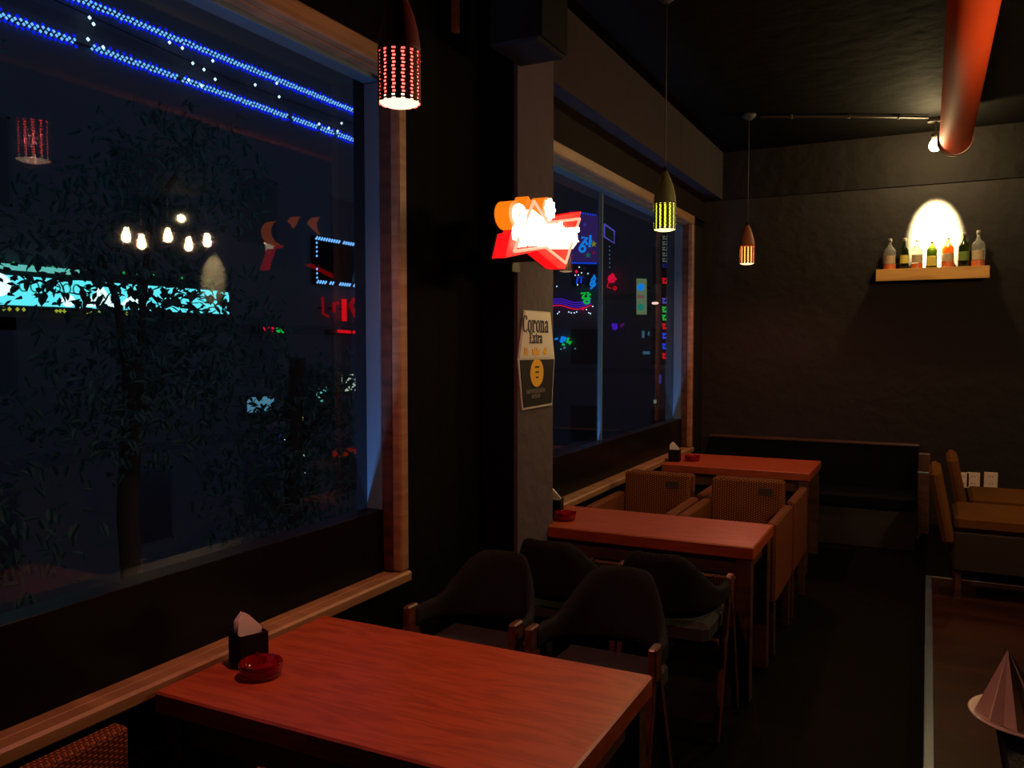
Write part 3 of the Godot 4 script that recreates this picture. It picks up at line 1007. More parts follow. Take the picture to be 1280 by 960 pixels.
func build_small() -> void:
	napkin_cup(Vector3(-1.785, 0.750, -1.832) + Vector3(-0.01, 0.0, 0.0), "dark napkin holder with a white paper napkin on the nearest table", 1.15)
	red_dish(Vector3(-1.742, 0.750, -1.819) + Vector3(0.05, 0, 0.045), "round red glass ashtray beside the napkin holder on the nearest table")
	napkin_cup(Vector3(-1.83, 0.75, -4.18), "dark napkin holder on the middle table at the column edge", 0.2)
	red_dish(Vector3(-1.738, 0.750, -4.114), "round red glass ashtray at the window end of the middle table")
	napkin_cup(Vector3(-1.825, 0.75, -6.6), "dark napkin holder with a white napkin on the farthest table by the window frame", 0.1)
	red_dish(Vector3(-1.7, 0.75, -6.68), "round red glass ashtray at the window end of the farthest table")
	# shelf and bottles
	var t := thing("wall_shelf", "pale wooden shelf on the back wall carrying the row of bottles", "shelf", Vector3(0.007, 2.335, -8.0))
	var s := sf(-1)
	box(s, Vector3(0.848, 0.025, 0.18), Vector3(0, -0.0125, 0.09), 0.002)
	part("board", s, M.shelf_wood, t)
	s = sf(-1)
	box(s, Vector3(0.848, 0.1, 0.02), Vector3(0, -0.048, 0.19), 0.002)
	part("front_board", s, M.shelf_wood, t)
	var clear := mat("clear_glass", Color(0.85, 0.85, 0.8, 0.2), 0.05)
	clear.refraction_enabled = true
	clear.refraction_scale = 0.05
	var olive := mat("olive_glass", Color(0.16, 0.2, 0.03, 0.35), 0.08)
	olive.refraction_enabled = true
	olive.refraction_scale = 0.05
	var amber := mat("amber_glass", Color(0.75, 0.3, 0.06, 0.35), 0.08)
	amber.refraction_enabled = true
	amber.refraction_scale = 0.05
	var oband := mat("orange_band", lin(0.6, 0.14, 0.03), 0.4)
	var cream := mat("cream_label", lin(0.45, 0.33, 0.18), 0.6)
	var yellow := mat("yellow_label", lin(0.6, 0.5, 0.06), 0.6)
	var capm := mat("bottle_cap", lin(0.35, 0.33, 0.28), 0.35, 0.5)
	var green := mat("green_label", lin(0.12, 0.2, 0.03), 0.6)
	bottle("clear bottle with an orange band, first from the left on the shelf", -0.315, 0.048, 0.27, clear, oband, cream, capm, false)
	bottle("slim green bottle with a yellow label, second from the left on the shelf", -0.202, 0.036, 0.27, olive, null, yellow, capm, false)
	bottle("clear bottle with an orange band standing between the slim and the square green bottles", -0.104, 0.045, 0.265, clear, oband, cream, capm, false)
	bottle("square olive green bottle with a yellow label, middle of the shelf", 0.009, 0.056, 0.25, olive, null, yellow, capm, true)
	bottle("amber bottle with an orange band right of the square green bottle", 0.128, 0.047, 0.27, amber, oband, cream, capm, false)
	bottle("dark green bottle with a green label, second from the right on the shelf", 0.247, 0.044, 0.29, olive, null, green, capm, false)
	bottle("tall clear bottle with an orange band, last on the right of the shelf", 0.350, 0.05, 0.3, clear, oband, cream, capm, false)
	# sockets
	for d in [[Vector3(0.282, 0.546, -7.992), "white wall socket partly hidden by the chair back"], [Vector3(0.362, 0.552, -7.992), "white wall socket in the middle of the three behind the chairs"], [Vector3(0.491, 0.561, -7.992), "white wall socket on the right of the three behind the chairs"]]:
		t = thing("wall_socket", d[1], "socket", d[0], 0.0, "wall sockets behind the mustard chairs")
		s = sf(-1)
		box(s, Vector3(0.1, 0.13, 0.012), Vector3.ZERO, 0.003)
		part("plate", s, M.socket_white, t)
		s = sf(-1)
		for y in [-0.03, 0.03]:
			for x in [-0.01, 0.01]:
				box(s, Vector3(0.006, 0.01, 0.002), Vector3(x, y, 0.006))
		part("slots", s, M.black_plastic, t)
	# plate with a folded napkin
	t = thing("plate", "cream plate on the dark table at the lower right edge", "plate", Vector3(0.215, 0.89, -2.04))
	s = sf(0)
	lathe(s, [[0.0, 0.0], [0.06, 0.0], [0.075, 0.004], [0.12, 0.018], [0.122, 0.021], [0.118, 0.022], [0.075, 0.009], [0.06, 0.006], [0.0, 0.006]], 40)
	part("dish", s, M.white_plate, t)
	t = thing("folded_napkin", "folded white napkin standing as a cone on the plate", "napkin", Vector3(0.18, 0.901, -2.03))
	s = sf(-1)
	var apex := Vector3(-0.015, 0.15, 0.0)
	var n := 16
	for i in n:
		var a0 := TAU * i / n
		var a1 := TAU * (i + 1) / n
		var rad := [0.076, 0.056, 0.07, 0.05, 0.074, 0.06, 0.068, 0.052]
		var r0: float = rad[i % 8]
		var r1: float = rad[(i + 1) % 8]
		tri_out(s, apex, Vector3(cos(a0) * r0, 0.004, sin(a0) * r0), Vector3(cos(a1) * r1, 0.004, sin(a1) * r1), Vector3.ZERO)
		tri_out(s, Vector3(0, 0.004, 0), Vector3(cos(a0) * r0, 0.004, sin(a0) * r0), Vector3(cos(a1) * r1, 0.004, sin(a1) * r1), Vector3(0, 0.05, 0))
	part("cloth", s, M.napkin_cloth, t)

# ---------------------------------------------------------------- the street at night
func beads(called: String, parent: Node, pts: Array, r: float, m: Material) -> void:
	var s := sf(-1)
	for p in pts:
		var q := [p + Vector3(0, r, 0), p + Vector3(r, 0, 0), p + Vector3(0, 0, r), p + Vector3(-r, 0, 0), p + Vector3(0, 0, -r), p + Vector3(0, -r, 0)]
		for k in 4:
			tri_out(s, q[0], q[1 + k], q[1 + (k + 1) % 4], p)
			tri_out(s, q[5], q[1 + k], q[1 + (k + 1) % 4], p)
	var o := part(called, s, m, parent)
	o.set_meta("kind", "stuff")

func strokes(parent: Node, called: String, m: Material, lines: Array, r: float, z := 0.0) -> void:
	# lines: arrays of Vector2, drawn as tubes in the local x-y plane
	var s := sf(0)
	for l in lines:
		var q := []
		for p in l:
			q.append(Vector3(p.x, p.y, z))
		tube(s, q, r, 6)
	part(called, s, m, parent)

func stand_off(t: Node3D, pts: Array, deep: float) -> void:
	var s := sf(-1)
	for p in pts:
		box(s, Vector3(0.035, 0.035, deep), Vector3(p.x, p.y, -deep / 2 - 0.005))
	part("stand_off", s, M.black_metal, t)

func arc_pts(c: Vector2, rx: float, ry: float, a0 := 0.0, a1 := 360.0, n := 14) -> Array:
	var p := []
	for i in n + 1:
		var a := deg_to_rad(lerpf(a0, a1, float(i) / n))
		p.append(c + Vector2(cos(a) * rx, sin(a) * ry))
	return p

func tree(at: Vector3, label: String, blobs: Array, count: int, leaf: float) -> void:
	var t := thing("street_tree", label, "tree", at, 0.0, "street trees outside the window")
	var s := sf(0)
	tube(s, [Vector3.ZERO, Vector3(0.05, 1.5, 0.03), Vector3(-0.05, 3.2, 0.05), Vector3(0.05, 5.0, 0)], 0.12, 9)
	part("trunk", s, M.bark, t)
	for b in blobs:
		s = sf(0)
		var c: Vector3 = b[0]
		tube(s, [Vector3(0, minf(c.y - 0.9, 4.2), 0), c * Vector3(0.45, 0, 0.45) + Vector3(0, c.y - 0.5, 0), c], 0.04, 6)
		part("branch", s, M.bark, t)
	s = sf(0)
	# one leaf: a folded blade
	var L := leaf
	for k in [-1.0, 1.0]:
		var side := [Vector3(0, 0, 0), Vector3(k * L * 0.26, L * 0.06, L * 0.35), Vector3(k * L * 0.2, L * 0.05, L * 0.7), Vector3(0, -L * 0.04, L)]
		for i in 2:
			s.add_vertex(side[0])
			s.add_vertex(side[i + 1])
			s.add_vertex(side[i + 2])
	s.generate_normals()
	var lm := s.commit()
	lm.surface_set_material(0, M.leaf)
	var mm := MultiMesh.new()
	mm.transform_format = MultiMesh.TRANSFORM_3D
	mm.mesh = lm
	var total := count * blobs.size()
	mm.instance_count = total
	var i := 0
	for b in blobs:
		var c: Vector3 = b[0]
		var r: Vector3 = b[1]
		for k in count:
			var d := Vector3(rng.randfn(), rng.randfn(), rng.randfn()).normalized() * pow(rng.randf(), 0.4)
			# gather the leaves in sprays
			var p := c + d * r
			p += Vector3(sin(p.y * 7.0 + p.z * 3.0), sin(p.z * 8.0 + p.x * 4.0), sin(p.x * 6.0 + p.y * 5.0)) * 0.12
			var bs := Basis.from_euler(Vector3(rng.randf_range(-0.2, 1.3), rng.randf() * TAU, rng.randf_range(-0.6, 0.6)))
			mm.set_instance_transform(i, Transform3D(bs.scaled(Vector3.ONE * rng.randf_range(0.7, 1.3)), p))
			i += 1
	var mi := MultiMeshInstance3D.new()
	mi.name = "foliage"
	mi.multimesh = mm
	mi.set_meta("kind", "stuff")
	t.add_child(mi, true)

func facade(called: String, label: String, at: Vector3, turn: float, w: float, y0: float, y1: float, ledges: Array, cols: int) -> Node3D:
	# local x along the front, z towards the viewer
	var t := thing(called, label, "building", at, turn)
	var s := sf(-1)
	box(s, Vector3(w, y1 - y0, 6.0), Vector3(0, (y0 + y1) / 2, -3.0))
	part("wall", s, M.facade, t)
	for y in ledges:
		s = sf(-1)
		box(s, Vector3(w, 0.22, 0.1), Vector3(0, y, -0.0499))
		part("ledge", s, M.facade_ledge, t)
	for i in cols:
		for j in 3:
			var x := -w / 2 + w * (i + 0.5) / cols
			var y := y0 + 1.9 + j * 3.2
			s = sf(-1)
			for e in [-0.62, 0.62]:
				box(s, Vector3(0.06, 1.5, 0.06), Vector3(x + e, y, -0.0299))
			for e in [-0.75, 0.75]:
				box(s, Vector3(1.3, 0.06, 0.06), Vector3(x, y + e, -0.0299))
			var f := part("window_frame", s, M.facade_ledge, t)
			s = sf(-1)
			box(s, Vector3(1.18, 1.44, 0.02), Vector3(x, y, -0.0099))
			part("pane", s, M.dark_pane, f)
	return t

func led_string(label: String, at: Vector3, length: float, gaps: Array) -> void:
	# along the facade, local x = -z of the world
	var t := thing("led_string", label, "light string", at, PI / 2, "blue LED strings on the building opposite")
	var s := sf(0)
	tube(s, [Vector3(0, 0.0, 0), Vector3(length / 2, 0, 0), Vector3(length, 0, 0)], 0.02, 6)
	part("cable", s, M.black_metal, t)
	var w := []
	var b := []
	var x := 0.0
	var i := 0
	while x < length:
		var skip := false
		for g in gaps:
			if x > g[0] and x < g[1]:
				skip = true
		if not skip:
			w.append(Vector3(x, (0.032 if i % 2 == 0 else -0.03) + rng.randf_range(-0.012, 0.012), 0.03))
			if i % 2 == 0:
				b.append(Vector3(x + 0.03, -0.085 + rng.randf_range(-0.02, 0.02), 0.02))
			if i % 3 == 0:
				b.append(Vector3(x + 0.05, 0.075 + rng.randf_range(-0.02, 0.03), 0.02))
		x += 0.05
		i += 1
	beads("white_led_lights", t, w, 0.034, M.led_white)
	beads("blue_led_lights", t, b, 0.042, M.led_blue)

func build_street() -> void:
	glow("led_white", Color(0.42, 0.7, 1.0), 1.3)
	glow("led_blue", Color(0.03, 0.1, 1.0), 0.8)
	glow("fairy_white", Color(0.75, 0.9, 1.0), 1.6)
	glow("sign_cyan", Color(0.38, 0.95, 1.0), 1.0)
	glow("sign_bright", Color(0.85, 1.0, 1.0), 1.3)
	glow("sign_pale", Color(0.5, 1.0, 0.95), 0.5)
	glow("sign_red", Color(1.0, 0.04, 0.1), 0.6)
	glow("sign_dim_red", Color(1.0, 0.04, 0.1), 0.16)
	glow("sign_pink", Color(1.0, 0.06, 0.28), 0.7)
	glow("sign_blue", Color(0.05, 0.3, 1.0), 0.75)
	glow("sign_sky", Color(0.03, 0.55, 1.0), 0.8)
	glow("sign_green", Color(0.06, 0.85, 0.32), 0.65)
	glow("sign_yellow", Color(0.9, 0.95, 0.3), 0.4)
	glow("sign_purple", Color(0.36, 0.16, 1.0), 0.45)
	glow("sign_panel", Color(0.34, 0.22, 0.62), 0.24)
	glow("sign_lilac", Color(0.45, 0.42, 1.0), 0.38)
	glow("shop_white", Color(0.85, 0.95, 0.85), 0.5)
	glow("shop_cool", Color(0.45, 0.75, 0.9), 0.35)
	glow("shop_warm", Color(1.0, 0.25, 0.1), 0.08)
	glow("sign_teal", Color(0.2, 0.75, 0.65), 0.35)
	var s := sf(-1)
	box(s, Vector3(60, 0.2, 90), Vector3(-32.2, -3.6, -30))
	var road := part("street", s, M.asphalt)
	road.set_meta("kind", "structure")
	road.set_meta("label", "dark street below the windows")
	var b1 := facade("building", "dark building across the street behind the cyan billboard", Vector3(-14.06, 0, -10.0), PI / 2, 26.0, -3.5, 12.0, [-0.4, 2.05, 7.55], 8)
	facade("building", "dark building at the end of the street with the neon signs", Vector3(-11.0, 0, -32.2), 0.0, 14.0, -3.5, 13.0, [0.6, 3.6], 4)

	led_string("upper string of blue and white LED lights along the roof edge opposite", Vector3(-14.0, 7.97, -9.35), 10.6, [])
	led_string("lower string of blue and white LED lights along the roof edge opposite", Vector3(-14.0, 7.19, -7.9), 11.9, [[2.3, 2.62], [4.6, 4.72], [7.9, 8.05], [9.0, 9.1], [9.7, 9.8], [11.1, 11.25]])
	var t := thing("fairy_lights", "scattered white fairy lights between the two blue LED strings", "light string", Vector3(-13.86, 7.55, -10.0), PI / 2)
	s = sf(0)
	tube(s, [Vector3(-0.5, 0.25, -0.1), Vector3(4, 0.0, -0.1), Vector3(9.4, 0.1, -0.1)], 0.012, 5)
	part("cable", s, M.black_metal, t)
	var fl := []
	for p in [Vector2(1.653, 0.283), Vector2(1.732, 0.194), Vector2(1.610, -0.119), Vector2(1.922, -0.165), Vector2(3.452, 0.409), Vector2(3.775, 0.399), Vector2(4.041, 0.170), Vector2(4.340, 0.126), Vector2(4.648, 0.011), Vector2(3.927, -0.207), Vector2(4.267, -0.228), Vector2(4.589, 0.383), Vector2(5.843, 0.220), Vector2(6.551, 0.451), Vector2(6.627, 0.156), Vector2(8.067, -0.143), Vector2(8.443, -0.157), Vector2(8.967, 0.087), Vector2(8.798, -0.157)]:
		var q: Vector2 = p + Vector2(-1.221, -0.166)
		fl.append(Vector3(q.x, q.y, 0.0))
	beads("fairy_bulb_lights", t, fl, 0.042, M.fairy_white)

	# cyan billboard
	t = thing("billboard", "long glowing cyan billboard half hidden by leaves across the street", "billboard", Vector3(-13.9, 2.67, -10.6), PI / 2)
	s = sf(-1)
	box(s, Vector3(6.4, 0.72, 0.13), Vector3(0, 0, -0.08), 0.01)
	part("case", s, M.black_metal, t)
	s = sf(-1)
	box(s, Vector3(6.3, 0.5, 0.02), Vector3(0, -0.06, 0.0), 0.0)
	part("lit_sign_face", s, M.sign_cyan, t)
	s = sf(-1)
	box(s, Vector3(2.6, 0.1, 0.05), Vector3(-1.8, 0.33, 0.02), 0.0)
	part("lit_top_edge", s, M.sign_pale, t)
	s = sf(-1)
	extrude(s, disc_poly(Vector2(-0.72, -0.19), 0.13, 0.11, 18), 0.01, 0.03)
	extrude(s, disc_poly(Vector2(-2.0, 0.02), 0.24, 0.2, 18), 0.01, 0.03)
	extrude(s, [Vector2(-0.4, -0.28), Vector2(-0.05, 0.14), Vector2(0.3, -0.28)], 0.01, 0.03)
	extrude(s, [Vector2(0.3, -0.26), Vector2(0.75, 0.1), Vector2(1.0, -0.24)], 0.01, 0.03)
	part("lit_motif", s, M.sign_bright, t)
	var rings := []
	for k in 7:
		rings.append(arc_pts(Vector2(-1.55 + k * 0.2, 0.02), 0.075, 0.09, 0, 360, 10))
	strokes(t, "lit_ring_row", M.sign_teal, rings, 0.014, 0.03)
	var yd := []
	for x in [-2.0, -1.9, -1.8, -1.66, -1.55, -0.95, -0.88, -0.8, -0.35, -0.28, -0.1, 0.5, 0.62]:
		yd.append(Vector3(x, -0.38, 0.02))
	beads("yellow_led_lights", t, yd, 0.04, M.sign_yellow)
	var gd := []
	for k in 14:
		gd.append(Vector3(-2.1 + k * 0.36 + rng.randf_range(-0.05, 0.05), 0.4, 0.02))
	beads("green_led_lights", t, gd, 0.03, M.sign_green)

	# LED framed window, red letters, red tube row
	t = thing("led_sign", "rectangle of white LED dashes around a dark sign across the street", "sign", Vector3(-13.9, 3.84, -17.9), PI / 2)
	stand_off(t, [Vector2(-0.6, 0.3), Vector2(0.6, 0.3)], 0.155)
	s = sf(-1)
	box(s, Vector3(2.6, 1.2, 0.1), Vector3(0.1, 0, -0.08), 0.01)
	part("panel", s, M.black_film, t)
	var dash := []
	for k in 24:
		if k in [10, 17, 18]:
			continue
		for o in [-0.02, 0.02]:
			dash.append(Vector3(-1.15 + k * 0.1 + o, 0.54 + o, 0))
	for k in 22:
		if k in [4, 7, 8, 14]:
			continue
		for o in [-0.02, 0.02]:
			dash.append(Vector3(-1.12 + k * 0.1 + o, -0.56 + o, 0))
	for k in 9:
		if k in [4, 5]:
			continue
		dash.append(Vector3(-1.15, 0.42 - k * 0.11, 0))
	beads("white_led_lights", t, dash, 0.036, M.led_white)
	s = sf(-1)
	extrude(s, [Vector2(0.3, -0.4), Vector2(0.45, -0.1), Vector2(0.6, -0.42), Vector2(0.9, -0.12), Vector2(1.1, -0.4), Vector2(1.1, -0.48), Vector2(0.3, -0.48)], -0.02, 0.0)
	part("picture", s, glow("picture_teal", Color(0.2, 0.5, 0.6), 0.06), t)
	t = thing("red_letters", "row of dim red channel letters under the LED frame across the street", "sign", Vector3(-13.9, 2.63, -17.9), PI / 2)
	stand_off(t, [Vector2(-0.93, 0), Vector2(-0.5, 0), Vector2(-0.07, 0), Vector2(0.3, 0.1), Vector2(0.85, -0.1), Vector2(1.12, 0)], 0.155)
	strokes(t, "lit_letter", M.sign_dim_red, [[Vector2(-0.95, 0.28), Vector2(-0.93, -0.15), Vector2(-0.72, -0.22)]], 0.035)
	strokes(t, "lit_letter", M.sign_dim_red, [[Vector2(-0.5, 0.15), Vector2(-0.5, -0.1)], [Vector2(-0.5, 0.12), Vector2(-0.32, 0.14)]], 0.05)
	strokes(t, "lit_letter", M.sign_red, [[Vector2(-0.07, 0.26), Vector2(-0.07, -0.32)]], 0.07)
	strokes(t, "lit_letter", M.sign_dim_red, [[Vector2(0.35, 0.28), Vector2(0.2, 0.1), Vector2(0.35, -0.05)], [Vector2(0.35, -0.05), Vector2(0.45, -0.18)]], 0.07)
	strokes(t, "lit_letter", M.sign_dim_red, [arc_pts(Vector2(0.72, 0.12), 0.13, 0.13, 0, 180, 8), [Vector2(0.87, 0.1), Vector2(0.82, -0.36)]], 0.055)
	strokes(t, "lit_letter", M.sign_dim_red, [[Vector2(1.14, 0.24), Vector2(1.1, -0.36)]], 0.08)
	t = thing("red_tube_light", "broken row of red light tubes under the red letters across the street", "sign", Vector3(-13.9, 2.04, -17.9), PI / 2)
	stand_off(t, [Vector2(-0.1, -0.01), Vector2(0.55, -0.025), Vector2(1.1, -0.045)], 0.155)
	strokes(t, "lit_tube", M.sign_red, [[Vector2(-0.32, 0), Vector2(0.17, -0.02)], [Vector2(0.33, -0.02), Vector2(0.78, -0.03)], [Vector2(1.02, -0.04), Vector2(1.2, -0.05)]], 0.045)
	s = sf(-1)
	box(s, Vector3(2.0, 0.12, 0.06), Vector3(0.3, -0.02, -0.08), 0.01)
	part("backing", s, M.black_metal, t)
	t = thing("message_board", "small red and green lit message board across the street", "sign", Vector3(-13.9, 2.03, -15.15), PI / 2)
	stand_off(t, [Vector2(-0.3, 0), Vector2(0.3, 0)], 0.155)
	s = sf(-1)
	box(s, Vector3(0.9, 0.2, 0.08), Vector3(0, 0, -0.06), 0.01)
	part("case", s, M.black_metal, t)
	strokes(t, "lit_red_marks", M.sign_pink, [[Vector2(-0.36, 0.05), Vector2(-0.3, -0.06)], [Vector2(-0.2, 0.06), Vector2(-0.16, -0.05)], [Vector2(-0.05, 0.05), Vector2(0.03, -0.05)]], 0.04)
	strokes(t, "lit_green_marks", M.sign_green, [[Vector2(0.12, 0.05), Vector2(0.18, -0.05)], [Vector2(0.28, 0.05), Vector2(0.34, -0.05)]], 0.04)

	# lit shop fronts at street level, behind the trees
	for d in [["lit_shop_window", "pale lit shop front behind the leaves below the red letters", Vector3(-14.005, 0.658, -18.274), 1.0, 0.45, M.shop_white], ["lit_shop_window", "greenish lit shop window behind the leaves left of the pale shop front", Vector3(-14.005, 0.382, -16.937), 0.5, 0.4, M.sign_pale], ["lit_shop_window", "blue-white lit shop window behind the leaves, lowest on the left", Vector3(-14.005, 0.294, -14.780), 0.9, 0.35, M.shop_cool], ["lit_shop_window", "small bright white light box beside the window frame across the street", Vector3(-14.005, 0.559, -19.033), 0.28, 0.2, M.fairy_white], ["lit_shop_window", "low dim reddish shop front beneath the leaves", Vector3(-14.005, -1.210, -17.967), 1.2, 0.2, M.shop_warm]]:
		t = thing(d[0], d[1], "shop window", d[2], PI / 2, "lit shop fronts across the street")
		s = sf(-1)
		box(s, Vector3(d[3], d[4], 0.03), Vector3.ZERO)
		part("lit_pane", s, d[5], t)
		s = sf(-1)
		for e in [-0.5, 0.5]:
			box(s, Vector3(d[3] + 0.12, 0.06, 0.08), Vector3(0, e * (d[4] + 0.06), 0))
			box(s, Vector3(0.06, d[4], 0.08), Vector3(e * (d[3] + 0.06), 0, 0))
		part("frame", s, M.facade_ledge, t)
	t = thing("shop_sign", "small blue-white lettered shop sign low in the street", "sign", Vector3(-13.700, -0.485, -15.575), PI / 2)
	stand_off(t, [Vector2(-0.3, 0), Vector2(0.3, 0)], 0.355)
	s = sf(-1)
	box(s, Vector3(0.8, 0.3, 0.06), Vector3(0, 0, -0.06), 0.01)
	part("lit_sign_case", s, glow("sign_case_blue", Color(0.2, 0.4, 0.9), 0.12), t)
	strokes(t, "lit_letter", M.sign_bright, [[Vector2(-0.3, -0.1), Vector2(-0.3, 0.1)], [Vector2(-0.22, -0.1), Vector2(-0.22, 0.1)], [Vector2(-0.14, -0.1), Vector2(-0.14, 0.1)]], 0.024)
	strokes(t, "lit_letter", M.sign_bright, [[Vector2(-0.06, -0.1), Vector2(0.0, 0.1), Vector2(0.07, -0.1)]], 0.024)
	strokes(t, "lit_letter", M.sign_bright, [[Vector2(0.14, -0.1), Vector2(0.14, 0.1)], [Vector2(0.14, 0.0), Vector2(0.26, 0.0)], [Vector2(0.26, -0.1), Vector2(0.26, 0.1)]], 0.024)
	strokes(t, "lit_pink_stroke", M.sign_pink, [[Vector2(-0.25, 0.22), Vector2(-0.05, 0.26)]], 0.03)
	strokes(t, "lit_green_stroke", M.sign_green, [[Vector2(-0.1, 0.4), Vector2(0.02, 0.3)]], 0.03)
	strokes(t, "lit_yellow_stroke", M.sign_yellow, [[Vector2(0.32, 0.42), Vector2(0.3, 0.2), Vector2(0.32, -0.15)]], 0.025)
	t = thing("led_dot_string", "vertical strings of blue and white LED dots low in the street", "light string", Vector3(-13.700, -1.297, -15.531), PI / 2)
	stand_off(t, [Vector2(0, 0.3), Vector2(-0.25, 0), Vector2(0.42, 0), Vector2(0, -0.3)], 0.355)
	var dd := []
	for k in 8:
		dd.append(Vector3(0, 0.25 - k * 0.08, 0))
	for p in [Vector3(-0.25, 0.2, 0), Vector3(-0.25, -0.25, 0)]:
		dd.append(p)
	beads("blue_led_lights", t, dd, 0.03, M.sign_blue)
	beads("white_led_lights", t, [Vector3(0.42, 0.28, 0), Vector3(0.42, -0.2, 0), Vector3(0.02, 0.1, 0.02)], 0.055, M.shop_white)
	s = sf(0)
	tube(s, [Vector3(0, 0.4, -0.03), Vector3(0, -0.4, -0.03)], 0.012, 5)
	part("cable", s, M.black_metal, t)

	# neon signs at the end of the street (facing the viewer)
	var z := -32.0
	t = thing("picture_sign", "purple lit picture sign with a sky blue character seen behind the bow-tie sign", "sign", Vector3(-12.603, 6.111, -32.000))
	stand_off(t, [Vector2(-0.3, 0.6), Vector2(-0.3, -0.6)], 0.195)
	s = sf(-1)
	extrude(s, [Vector2(-0.746, 1.090), Vector2(0.448, 0.812), Vector2(0.458, -1.093), Vector2(-0.739, -0.975)], -0.12, -0.02)
	part("lit_sign_panel", s, M.sign_panel, t)
	strokes(t, "lit_character", M.sign_sky, [[Vector2(-0.210, -0.053), Vector2(0.035, -0.067), Vector2(-0.244, -0.377)], [Vector2(-0.069, -0.158), Vector2(0.037, -0.359)], [Vector2(0.174, 0.022), Vector2(0.142, -0.462)], [Vector2(0.176, -0.204), Vector2(0.245, -0.208)]], 0.05)
	var oc: Vector2 = [Vector2(-0.173, -0.511)][0]
	strokes(t, "lit_character", M.sign_sky, [arc_pts(oc, 0.12, 0.12)], 0.05)
	for d in [[[Vector2(0.315, -0.342)][0], 0.13, M.sign_yellow], [[Vector2(0.074, -0.783)][0], 0.13, M.sign_teal], [[Vector2(0.317, -0.698)][0], 0.08, M.sign_pink], [[Vector2(-0.072, 0.459)][0], 0.09, M.sign_lilac]]:
		s = sf(-1)
		var star := []
		for k in 10:
			var rr: float = d[1] * (1.0 if k % 2 == 0 else 0.5)
			star.append(d[0] + Vector2(sin(TAU * k / 10) * rr, cos(TAU * k / 10) * rr))
		extrude(s, star, -0.03, 0.0)
		var dim: StandardMaterial3D = d[2].duplicate()
		dim.emission_energy_multiplier = 0.22
		part("lit_star", s, dim, t)
	var bl := []
	for p in [Vector2(-0.631, -1.062), Vector2(-0.560, -1.066), Vector2(-0.489, -1.070), Vector2(-0.418, -1.075), Vector2(-0.347, -1.079), Vector2(-0.276, -1.084), Vector2(-0.206, -1.088), Vector2(-0.135, -1.092), Vector2(-0.065, -1.097), Vector2(0.005, -1.101), Vector2(0.075, -1.105), Vector2(0.145, -1.110), Vector2(0.215, -1.114), Vector2(0.285, -1.118), Vector2(0.354, -1.123), Vector2(0.423, -1.127), Vector2(-0.250, 0.953), Vector2(-0.144, 0.931), Vector2(-0.039, 0.909), Vector2(0.066, 0.887), Vector2(0.170, 0.865), Vector2(0.275, 0.843), Vector2(0.379, 0.822)]:
		bl.append(Vector3(p.x, p.y, 0))
	beads("blue_led_lights", t, bl, 0.045, M.sign_blue)
	t = thing("frame_sign", "tilted lilac lit rectangular frame sign right of the mullion", "sign", Vector3(-11.421, 6.048, -31.500))
	strokes(t, "lit_frame", M.sign_lilac, [[Vector2(-0.221, 0.424), Vector2(0.200, 0.114), Vector2(0.203, -0.358), Vector2(-0.218, -0.082), Vector2(-0.221, 0.424)]], 0.035)
	s = sf(-1)
	extrude(s, [Vector2(-0.170, 0.326), Vector2(0.167, 0.085), Vector2(0.169, -0.293), Vector2(-0.168, -0.022)], -0.1, -0.05)
	part("panel", s, glow("panel_olive", Color(0.3, 0.4, 0.3), 0.06), t)
	s = sf(-1)
	box(s, Vector3(0.05, 0.05, 0.67), Vector3(0, 0, -0.365))
	part("wall_bracket", s, M.black_metal, t)
	var chain := []
	for p in [Vector2(0.003, -0.473), Vector2(0.004, -0.638), Vector2(0.005, -0.802), Vector2(0.006, -0.966), Vector2(0.007, -1.131), Vector2(0.008, -1.295)]:
		chain.append(Vector3(p.x, p.y, 0))
	beads("white_led_lights", t, chain, 0.03, M.shop_cool)
	t = thing("music_note_sign", "small blue neon music note below the purple picture sign", "sign", Vector3(-12.912, 4.332, -32.000))
	stand_off(t, [Vector2(0, 0.1)], 0.195)
	strokes(t, "lit_note", M.sign_blue, [[Vector2(-0.1, -0.1), Vector2(-0.07, 0.1), Vector2(0.1, 0.12), Vector2(0.08, -0.08)], [Vector2(-0.13, -0.12), Vector2(-0.08, -0.1)], [Vector2(0.05, -0.1), Vector2(0.1, -0.08)]], 0.035)
	t = thing("clef_sign", "sky blue neon treble clef beside the window mullion", "sign", Vector3(-12.315, 4.214, -32.000))
	stand_off(t, [Vector2(-0.02, -0.2)], 0.195)
	strokes(t, "lit_clef", M.sign_sky, [arc_pts(Vector2(0, -0.06), 0.1, 0.1, 90, 380, 14), [Vector2(0.08, -0.02), Vector2(-0.06, 0.1), Vector2(0.08, 0.28), Vector2(0.1, 0.18), Vector2(-0.02, -0.2), Vector2(-0.1, -0.26)]], 0.04)
	t = thing("stave_sign", "wavy neon music stave in blue and pink lines", "sign", Vector3(-13.335, 3.324, -32.000))
	stand_off(t, [Vector2(-0.85, 0.1), Vector2(0.05, 0)], 0.195)
	for k in 4:
		var line := []
		for i in 13:
			line.append(Vector2(-0.85 + i * 0.15, 0.17 - k * 0.09 + 0.09 * sin(i * 0.55 + 0.4)))
		strokes(t, "lit_line", M.sign_purple if k < 3 else M.sign_pink, [line], 0.026)
	t = thing("green_character_sign", "green neon character in the middle of the music stave", "sign", Vector3(-12.588, 3.597, -31.900))
	stand_off(t, [Vector2(0, -0.03)], 0.295)
	strokes(t, "lit_character", M.sign_green, [[Vector2(-0.2, 0.18), Vector2(0.0, 0.2), Vector2(-0.14, 0.02)], [Vector2(0.1, 0.22), Vector2(0.12, 0.0)], [Vector2(0.12, 0.12), Vector2(0.22, 0.12)], [Vector2(-0.16, -0.02), Vector2(0.2, -0.04)], arc_pts(Vector2(0.05, -0.16), 0.11, 0.08)], 0.045)
